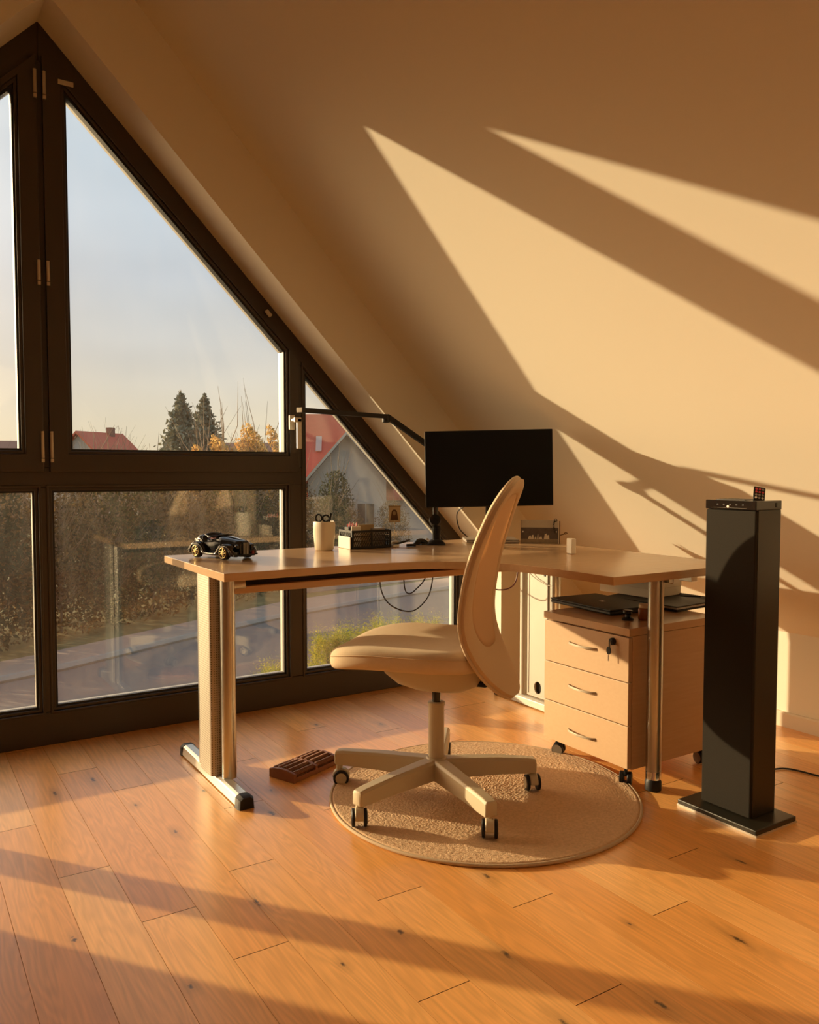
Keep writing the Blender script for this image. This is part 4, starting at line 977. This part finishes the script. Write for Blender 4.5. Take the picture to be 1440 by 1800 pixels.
for s_ in (-1, 1):
    rings = []
    for k in range(61):
        x = -.128 + .258 * k / 60; h = fender_z(x); w = .0215 if abs(x) < .118 else .0215 * math.sqrt(max(.05, 1 - ((abs(x) - .118) / .012) ** 2))
        zb = .012
        for xw in (.078, -.078):
            if abs(x - xw) < .029: zb = max(zb, .0255 + math.sqrt(max(0, .029 ** 2 - (x - xw) ** 2)) - .0015)
        h = max(h, zb + .003)
        rings.append([(x, s_ * .040 + c * w, (h + zb) / 2 + d * (h - zb) / 2) for c, d in [sup(2 * PI * q / 18, .7) for q in range(18)]])
    MB(TC).loft(rings).build('fender', M['gloss_black'], car, smooth=45)
    MB(TC).tube([(-.122 + .245 * k / 30, s_ * .0605, max(.020, fender_z(-.122 + .245 * k / 30) - .008)) for k in range(31)], .0012, 6).build('side_trim', M['satin'], car, smooth=60)
    for xc in (.078, -.078):
        y0_, y1_ = s_ * .042, s_ * .0615
        wh = MB(TC).tube([(xc, y0_, .0255), (xc, y0_ + s_ * .002, .0255), (xc, y1_ - s_ * .002, .0255), (xc, y1_, .0255)], [.022, .0255, .0255, .0225], 30).build('wheel', M['black_matte'], car, smooth=40)
        MB(TC).tube([(xc + .0185 * math.cos(2 * PI * k / 26), y1_ + s_ * .0006, .0255 + .0185 * math.sin(2 * PI * k / 26)) for k in range(26)], .0016, 6, closed=True).build('rim', M['gold'], wh)
        spk = MB(TC)
        for k in range(9):
            a = 2 * PI * k / 9; spk.tube([(xc, y1_ + s_ * .002, .0255), (xc + .0180 * math.cos(a), y1_ + s_ * .0005, .0255 + .0180 * math.sin(a))], [.0022, .0012], 6)
        spk.cyl((xc, y1_, .0255), (xc, y1_ + s_ * .004, .0255), .005, n=12); spk.build('spokes', M['gold'], wh)
    MB(TC).lathe([(.007, 0), (.009, .006), (.006, .014), (.002, .018)], (.130, s_ * .034, .048), 18, Matrix.Rotation(-PI / 2, 4, 'Y')).build('headlight', M['gloss_black'], car, smooth=40)
MB(TC).box((-.022, 0, .0735), (.052, .062, .010)).build('seat_interior', M['red'], car, bevel=.003)
MB(TC).tube([(-.054, .034, .084), (-.056, 0, .088), (-.054, -.034, .084), (-.020, -.041, .077), (.010, -.036, .082), (.014, 0, .085), (.010, .036, .082), (-.020, .041, .077)], .0035, 8, closed=True).build('cockpit_rim', M['gloss_black'], car, smooth=60)
MB(TC).box((.129, 0, .040), (.006, .030, .050)).build('grille', M['black'], car, bevel=.003)
for k in range(5): MB(TC).box((.1325, -.010 + .005 * k, .040), (.001, .0012, .044)).build('grille_bar', M['satin'], car)
MB(TC).tube([(.130, -.055, .018), (.136, -.02, .018), (.136, .02, .018), (.130, .055, .018)], .003, 8).build('bumper', M['black'], car, smooth=60)
MB(TC).box((.137, .030, .026), (.003, .010, .012)).build('badge', M['red'], car)
text_obj('Audi', .009, TC @ Matrix.Translation((-.094, -.0440, .066)) @ Matrix.Rotation(R_(68), 4, 'X'), M['satin'], car, ext=.0008)

# ------------------------------------------------------------------ outdoors
G = -3.0
struct(MB().b2((-60, 3.8, G - .4), (140, 260, G - .02)).build('ground', M['grass']))
kerb = [(-30, 8), (-12, 12.6), (-4, 15.3), (1.8, 17.35), (2.9, 17.75), (5.6, 19.2), (9.2, 20.9), (14, 22.4), (22, 23.8), (60, 27)]
road = kerb + [(60, 4.2), (-30, 4.2)]
struct(MB().prism(road, G - .1, G, XY).build('road', M['asphalt']))
side = [(-30, 10), (-12, 14.3), (-4, 17.0), (1.9, 19.0), (2.9, 19.4), (5.2, 20.6), (10.2, 23.2), (15, 24.4), (22, 26), (60, 30)]
struct(MB().prism(kerb + side[::-1], G - .1, G + .06, XY).build('sidewalk', M['pave']))
struct(MB().tube([(x, y, G + .05) for x, y in kerb], .09, 6).build('kerb', M['kerb']))
struct(MB().prism([(11.3, 24.7), (60, 31), (60, 60), (17, 33)], G - .05, G + .01, XY).build('driveway', M['asphalt']))

def leafcloud(name, n, fn, size, mat, rng, up=0.0):
    me = bpy.data.meshes.new(name); V = []; F = []
    for i in range(n):
        c = Vector(fn(rng)); a = Vector((rng.gauss(0, 1), rng.gauss(0, 1), rng.gauss(0, 1) + up)).normalized(); b_ = a.cross(Vector((rng.gauss(0, 1), rng.gauss(0, 1), rng.gauss(0, 1)))).normalized()
        s_ = size * rng.uniform(.6, 1.4); k = len(V)
        V += [c - a * s_, c + b_ * s_ * .45, c + a * s_, c - b_ * s_ * .45]; F.append((k, k + 1, k + 2, k + 3))
    me.from_pydata([tuple(v) for v in V], [], F); me.materials.append(mat); return me
def stick(name, mesh, parent):
    o = bpy.data.objects.new(name, mesh); COL.objects.link(o); o.parent = parent; return o
def twigmesh(name, h, n, spread, rng, r=.02, mat=None, base=0):
    q = MB()
    q.tube([(0, 0, 0), (0.03, 0, h * .45), (0, .02, h * .8)], [r * 2.2, r * 1.5, r * .5], 6)
    for i in range(n):
        a = rng.uniform(0, 2 * PI); z0 = rng.uniform(.1 if not base else base, .75) * h; l = rng.uniform(.3, .6) * h; el = rng.uniform(.7, 1.25)
        d = Vector((math.cos(a) * math.cos(el) * spread, math.sin(a) * math.cos(el) * spread, math.sin(el)))
        p1 = Vector((0, 0, z0)) + d * l * .5; p2 = p1 + (d + Vector((rng.gauss(0, .15), rng.gauss(0, .15), .25))) * l * .5
        q.tube([(0, 0, z0), p1, p2], [r, r * .6, r * .2], 4)
    bmesh.ops.recalc_face_normals(q.bm, faces=q.bm.faces)
    me = bpy.data.meshes.new(name); q.bm.to_mesh(me); q.bm.free(); me.materials.append(mat or M['twig']); return me
rg_ = random.Random(11)
def bushfn(w, h, lo=.02):
    def fn(r):
        while True:
            x, y, z = r.uniform(-1, 1), r.uniform(-1, 1), r.random()
            rad = math.sqrt(max(0, 1 - (abs(z - .45) / .58) ** 2.2)) * (.8 + .25 * math.sin(5 * math.atan2(y, x) + z * 9))
            d = math.hypot(x, y)
            if d < rad and (d > rad * .45 or r.random() < .25): return (x * w, y * w, lo + z * h)
    return fn
bush_meshes = [(leafcloud('leaves', 5200, bushfn(1.5, 3.9), .060, M[mt], rg_), twigmesh('stems', 4.2, 60, 1.0, rg_, .018)) for mt in ('leaf_hedge', 'leaf_green', 'leaf_hedge')]
def plant(name, label, cat, x, y, leaf, stem, rz=0, sc=1.0, group=None, z=G):
    o = bpy.data.objects.new(name, None); COL.objects.link(o); o.location = (x, y, z); o.rotation_euler = (0, 0, rz); o.scale = (sc, sc, sc)
    o['label'] = label; o['category'] = cat
    if group: o['group'] = group
    if leaf: stick('foliage', leaf, o)
    if stem: stick('stems', stem, o)
    return o
hx = [(-1.2, 20.0), (.6, 20.6), (2.0, 21.2), (3.6, 21.9), (4.9, 22.6), (6.3, 23.4), (7.7, 24.3), (9.2, 25.0), (10.6, 25.9), (12.0, 26.5),
      (1.2, 23.0), (3.1, 24.0), (5.2, 25.0), (7.2, 26.2), (9.4, 27.2), (11.6, 28.2)]
for i, (x, y) in enumerate(hx):
    lf, st = bush_meshes[i % 3]
    ordn = ('leftmost', 'second', 'third', 'fourth', 'fifth', 'sixth', 'seventh', 'eighth', 'ninth', 'tenth')
    lbl = ('%s bush from the left in the front row of the hedge beyond the road' % ordn[i]) if i < 10 else ('%s bush from the left in the rear row of the hedge beyond the road' % ordn[i - 10])
    if i == 0: lbl = 'leftmost bush in the front row of the hedge beyond the road'
    if i == 10: lbl = 'leftmost bush in the rear row of the hedge beyond the road'
    plant('hedge_bush', lbl, 'bush', x, y, lf, st, rg_.uniform(0, 6), rg_.uniform(.92, 1.04), 'bushes of the hedge beyond the road')
# dark conifer at the left
con = leafcloud('needles', 6500, bushfn(1.9, 4.6), .075, M['leaf_dark'], rg_)
plant('yew_tree', 'dense dark green bush at the left end of the hedge', 'bush', 1.0, 19.9, con, None, 0, .96)
# spruces
def spruce(h, rng, n=9000):
    V = []; 
    def fn(r):
        t = r.random() ** .62; z = h * (1 - t) ; rad = h * .43 * t ** .80
        lay = (z / h * 19) % 1; rad *= .62 + .5 * (1 - lay)
        a = r.uniform(0, 2 * PI); rad *= (.78 + .22 * math.sin(a * 7 + int(z / h * 19) * 2.1))
        d = rad * math.sqrt(r.uniform(.12, 1)); return (d * math.cos(a), d * math.sin(a), z - d * .22)
    me = leafcloud('needles', n, fn, .20, M['leaf_spruce'], rng)
    q = MB(); q.tube([(0, 0, 0), (0, 0, h * 1.01)], [.22, .02], 8); bmesh.ops.recalc_face_normals(q.bm, faces=q.bm.faces)
    tr = bpy.data.meshes.new('trunk'); q.bm.to_mesh(tr); q.bm.free(); tr.materials.append(M['bark']); return me, tr
s1 = spruce(9.9, rg_)
def tree2(name, label, x, y, ms, sc=1, group=None, rz=0):
    o = bpy.data.objects.new(name, None); COL.objects.link(o); o.location = (x, y, G); o.scale = (sc, sc, sc); o.rotation_euler = (0, 0, rz); o['label'] = label; o['category'] = 'tree'
    if group: o['group'] = group
    stick('foliage', ms[0], o)
    if ms[1]: stick('trunk', ms[1], o)
tree2('spruce_tree', 'left and broader of the two tall spruces above the hedge', 18.35, 59.9, s1, 1.0)
s2 = spruce(9.9, rg_, 8000)
tree2('spruce_tree', 'right and slimmer of the two tall spruces above the hedge', 20.45, 60.9, s2, 1.0, rz=2)
# golden tree
def crown(w, h, z0):
    def fn(r):
        while True:
            x, y, z = r.uniform(-1, 1), r.uniform(-1, 1), r.uniform(-1, 1)
            if x * x + y * y + z * z < 1 * (.7 + .3 * math.sin(x * 7 + z * 5)) ** 2: return (x * w, y * w, z0 + z * h)
    return fn
for (x, y, w, h, zc, lb) in ((14.0, 38.9, 1.0, 2.0, 4.0, 'golden autumn tree right of the spruces, shorter one'), (15.3, 38.0, 1.05, 2.4, 4.3, 'golden orange autumn tree beside the red chimney, taller one'), (13.2, 39.6, .8, 1.6, 3.9, 'small yellow bush tree touching the right spruce')):
    me = leafcloud('leaves', 4200, crown(w * 1.3, h, zc), .10, M['leaf_gold'], rg_); st = twigmesh('branches', 6.6, 26, .8, rg_, .03, M['twig'])
    plant('autumn_tree', lb, 'tree', x, y, me, st)
# bare trees above the far roofs
bare = twigmesh('branches', 5.0, 60, .75, rg_, .016, M['twig'])
for (x, y, sc, lb) in ((7.0, 36, 1.0, 'bare leafless tree left of the distant red roof'), (8.6, 38.5, 1.08, 'bare leafless tree before the distant red roof'), (10.6, 40, .86, 'bare leafless tree left of the spruces'), (3.4, 34, .9, 'bare leafless tree seen through the upper left pane')):
    plant('bare_tree', lb, 'tree', x, y, None, bare, rg_.uniform(0, 6), sc)
# bright shrubs below the window
def spray(rng, h, w, n):
    V = []; F = []; me = bpy.data.meshes.new('sprays')
    for i in range(n):
        a = rng.uniform(0, 2 * PI); t = rng.random(); zb = h * t * .86; rad = w * (1 - t * .72) * math.sqrt(rng.random())
        c = Vector((rad * math.cos(a), rad * math.sin(a), zb)); d = Vector((math.cos(a) * rng.uniform(.1, .8), math.sin(a) * rng.uniform(.1, .8), rng.uniform(.5, 1.2))).normalized()
        L_ = rng.uniform(.06, .15) * (1.4 if t > .8 else 1)
        for q in range(5):
            p = c + d * L_ * q / 4
            for sg in (-1, 1):
                s_ = d.cross(Vector((rng.gauss(0, 1), rng.gauss(0, 1), rng.gauss(0, 1)))).normalized() * sg
                k = len(V); ll = .024 * (1.2 - q / 5)
                V += [p, p + d * ll * .5 + s_ * ll * .35, p + d * ll + s_ * ll, p + d * ll * .9 + s_ * ll * .4]; F.append((k, k + 1, k + 2, k + 3))
    me.from_pydata([tuple(v) for v in V], [], F); me.materials.append(M['leaf_bright']); return me
sh = [spray(rg_, 1.0, .40, 2100), spray(rg_, 1.0, .34, 1800)]
for i, (x, y, top_, lb) in enumerate(((3.02, 7.0, -.60, 'yellow and red tipped conifer shrub at the lower pane corner'), (3.42, 6.78, -.30, 'yellow green shrub at the left edge of the triangular pane'), (3.64, 6.62, -.25, 'second leafy green shrub in the triangular pane, beside the yellow one'), (3.86, 6.42, -.17, 'tallest leafy green shrub above the chair seat'), (4.02, 6.5, -.42, 'low pale shrub between the two taller green ones'), (4.16, 6.22, -.17, 'rightmost pointed green shrub above the chair seat'), (3.28, 6.5, -.8, 'low yellow shrub at the bottom of the triangular pane'), (3.62, 6.2, -.75, 'low green shrub at the bottom of the triangular pane'))):
    o = plant('garden_shrub', lb, 'shrub', x, y, sh[i % 2], None, rg_.uniform(0, 6), 1.0, None, top_ - 1.08)
    o.scale = (1, 1, 1)
    # stem to the ground
    q = MB(); q.tube([(0, 0, G - (top_ - 1.08)), (0, 0, .8)], [.03, .012], 6); bmesh.ops.recalc_face_normals(q.bm, faces=q.bm.faces)
    tr = bpy.data.meshes.new('stem'); q.bm.to_mesh(tr); q.bm.free(); tr.materials.append(M['bark']); stick('stem', tr, o)
    lw_ = leafcloud('leaves', 900, lambda r, hh=(top_ - 1.08 - G): (r.gauss(0, .14), r.gauss(0, .14), -hh + r.random() * hh), .05, M['leaf_green'], rg_); stick('foliage', lw_, o)

# houses
def house(name, label, c, w, d, eave, ridge, ang, roofm, wallm, axis='x', extras=None):
    """gable house at c, ridge along local x"""
    h = bpy.data.objects.new(name, None); COL.objects.link(h); h.location = (c[0], c[1], G); h.rotation_euler = (0, 0, ang); h['label'] = label; h['category'] = 'house'
    MB().prism([(-d / 2, 0), (d / 2, 0), (d / 2, eave), (0, ridge - .1), (-d / 2, eave)], -w / 2, w / 2, lambda p, t: (t, p[0], p[1])).build('walls', wallm, h)
    sl_ = (ridge - eave) / (d / 2); e = d / 2 + .45; ze = ridge - sl_ * e
    MB().prism([(-e, ze), (0, ridge), (e, ze), (e, ze + .18), (0, ridge + .2), (-e, ze + .18)], -w / 2 - .4, w / 2 + .4, lambda p, t: (t, p[0], p[1])).build('roof', roofm, h)
    if extras: extras(h)
    return h
def ex1(h):
    MB().b2((.8, -.4, 7.2), (1.4, .2, 8.5)).build('chimney', M['house_white'], h)
house('red_roof_house', 'distant house with red roof and pale chimney left of the spruces', (15.4, 73.0), 5.0, 5.2, 4.9, 7.15, R_(38), M['roof_red'], M['house_white'], extras=lambda h: MB().b2((.9, -.4, 6.4), (1.4, .1, 7.8)).build('chimney', M['roof_dark'], h))
house('low_roof_house', 'distant low house with dark red roof at the left of the sky pane', (10.0, 76.0), 9, 8, 4.4, 6.4, R_(-15), M['roof_dark'], M['house_wall'], extras=lambda h: MB().b2((2.6, -.3, 6.0), (3.0, .1, 7.1)).build('chimney', M['roof_dark'], h))
house('garden_house', 'house with dark roof behind the golden autumn trees', (27.0, 67.0), 6.5, 6, 4.5, 6.3, R_(-32), M['roof_dark'], M['house_white'], extras=lambda h: MB().b2((-1.2, -.6, 5.0), (-.3, .2, 6.75)).build('chimney', M['roof_red'], h))
# right-hand house with cross gable
def ex2(h):
    # cross gable towards the viewer
    MB().prism([(-2.1, 0), (2.1, 0), (2.1, 3.55), (0, 6.0), (-2.1, 3.55)], -6.6, 0, lambda p, t: (p[0] - 2.9, t, p[1])).build('cross_gable_wall', M['house_white'], h)
    MB().prism([(-2.6, 3.05), (0, 6.05), (2.6, 3.05), (2.6, 3.27), (0, 6.29), (-2.6, 3.27)], -7.1, 0, lambda p, t: (p[0] - 2.9, t, p[1])).build('cross_gable_roof', M['roof_red'], h)
    MB().prism([(-2.65, 2.95), (0, 6.0), (2.65, 2.95), (2.65, 3.15), (0, 6.2), (-2.65, 3.15)], -7.2, -7.1, lambda p, t: (p[0] - 2.9, t, p[1])).build('barge_board', M['house_wall'], h)
    for x_ in (-3.8, -1.9):
        wn_ = MB().b2((x_ - .55, -6.66, .9), (x_ + .55, -6.58, 2.4)).build('window', M['house_white'], h)
        MB().b2((x_ - .45, -6.70, 1.0), (x_ - .03, -6.62, 2.3)).build('window_pane', M['win_dark'], wn_); MB().b2((x_ + .03, -6.70, 1.0), (x_ + .45, -6.62, 2.3)).build('window_pane', M['win_dark'], wn_)
    MB(Matrix.Translation((-4.6, -1.75, 5.60)) @ Matrix.Rotation(R_(48), 4, 'X')).box((0, 0, .1), (.34, 1.2, .10)).build('skylight', M['house_white'], h, bevel=.01)
hs = house('gable_house', 'large red tiled house with white cross gable seen through the triangular pane', (26.6, 43.4), 11.0, 8.0, 2.9, 7.35, -YAW + R_(4), M['roof_red'], M['house_white'], extras=ex2)
plant('garden_tree', 'dark green tree standing before the white gable of the red roof house', 'tree', 19.3, 37.2, leafcloud('leaves', 3600, bushfn(.95, 4.1), .08, M['leaf_green'], rg_), twigmesh('stems', 4.6, 30, .6, rg_, .03, M['bark']))
for i, (x, y, lb) in enumerate(((13.6, 27.0, 'green bush at the left foot of the triangular pane view'), (17.4, 32.5, 'shaggy bush before the white gable house, middle one'), (21.0, 34.5, 'bush at the right of the white gable house'))):
    lf, st = bush_meshes[(i + 1) % 3]; plant('yard_bush', lb, 'bush', x, y, lf, st, i, (.8, .62, .66)[i])
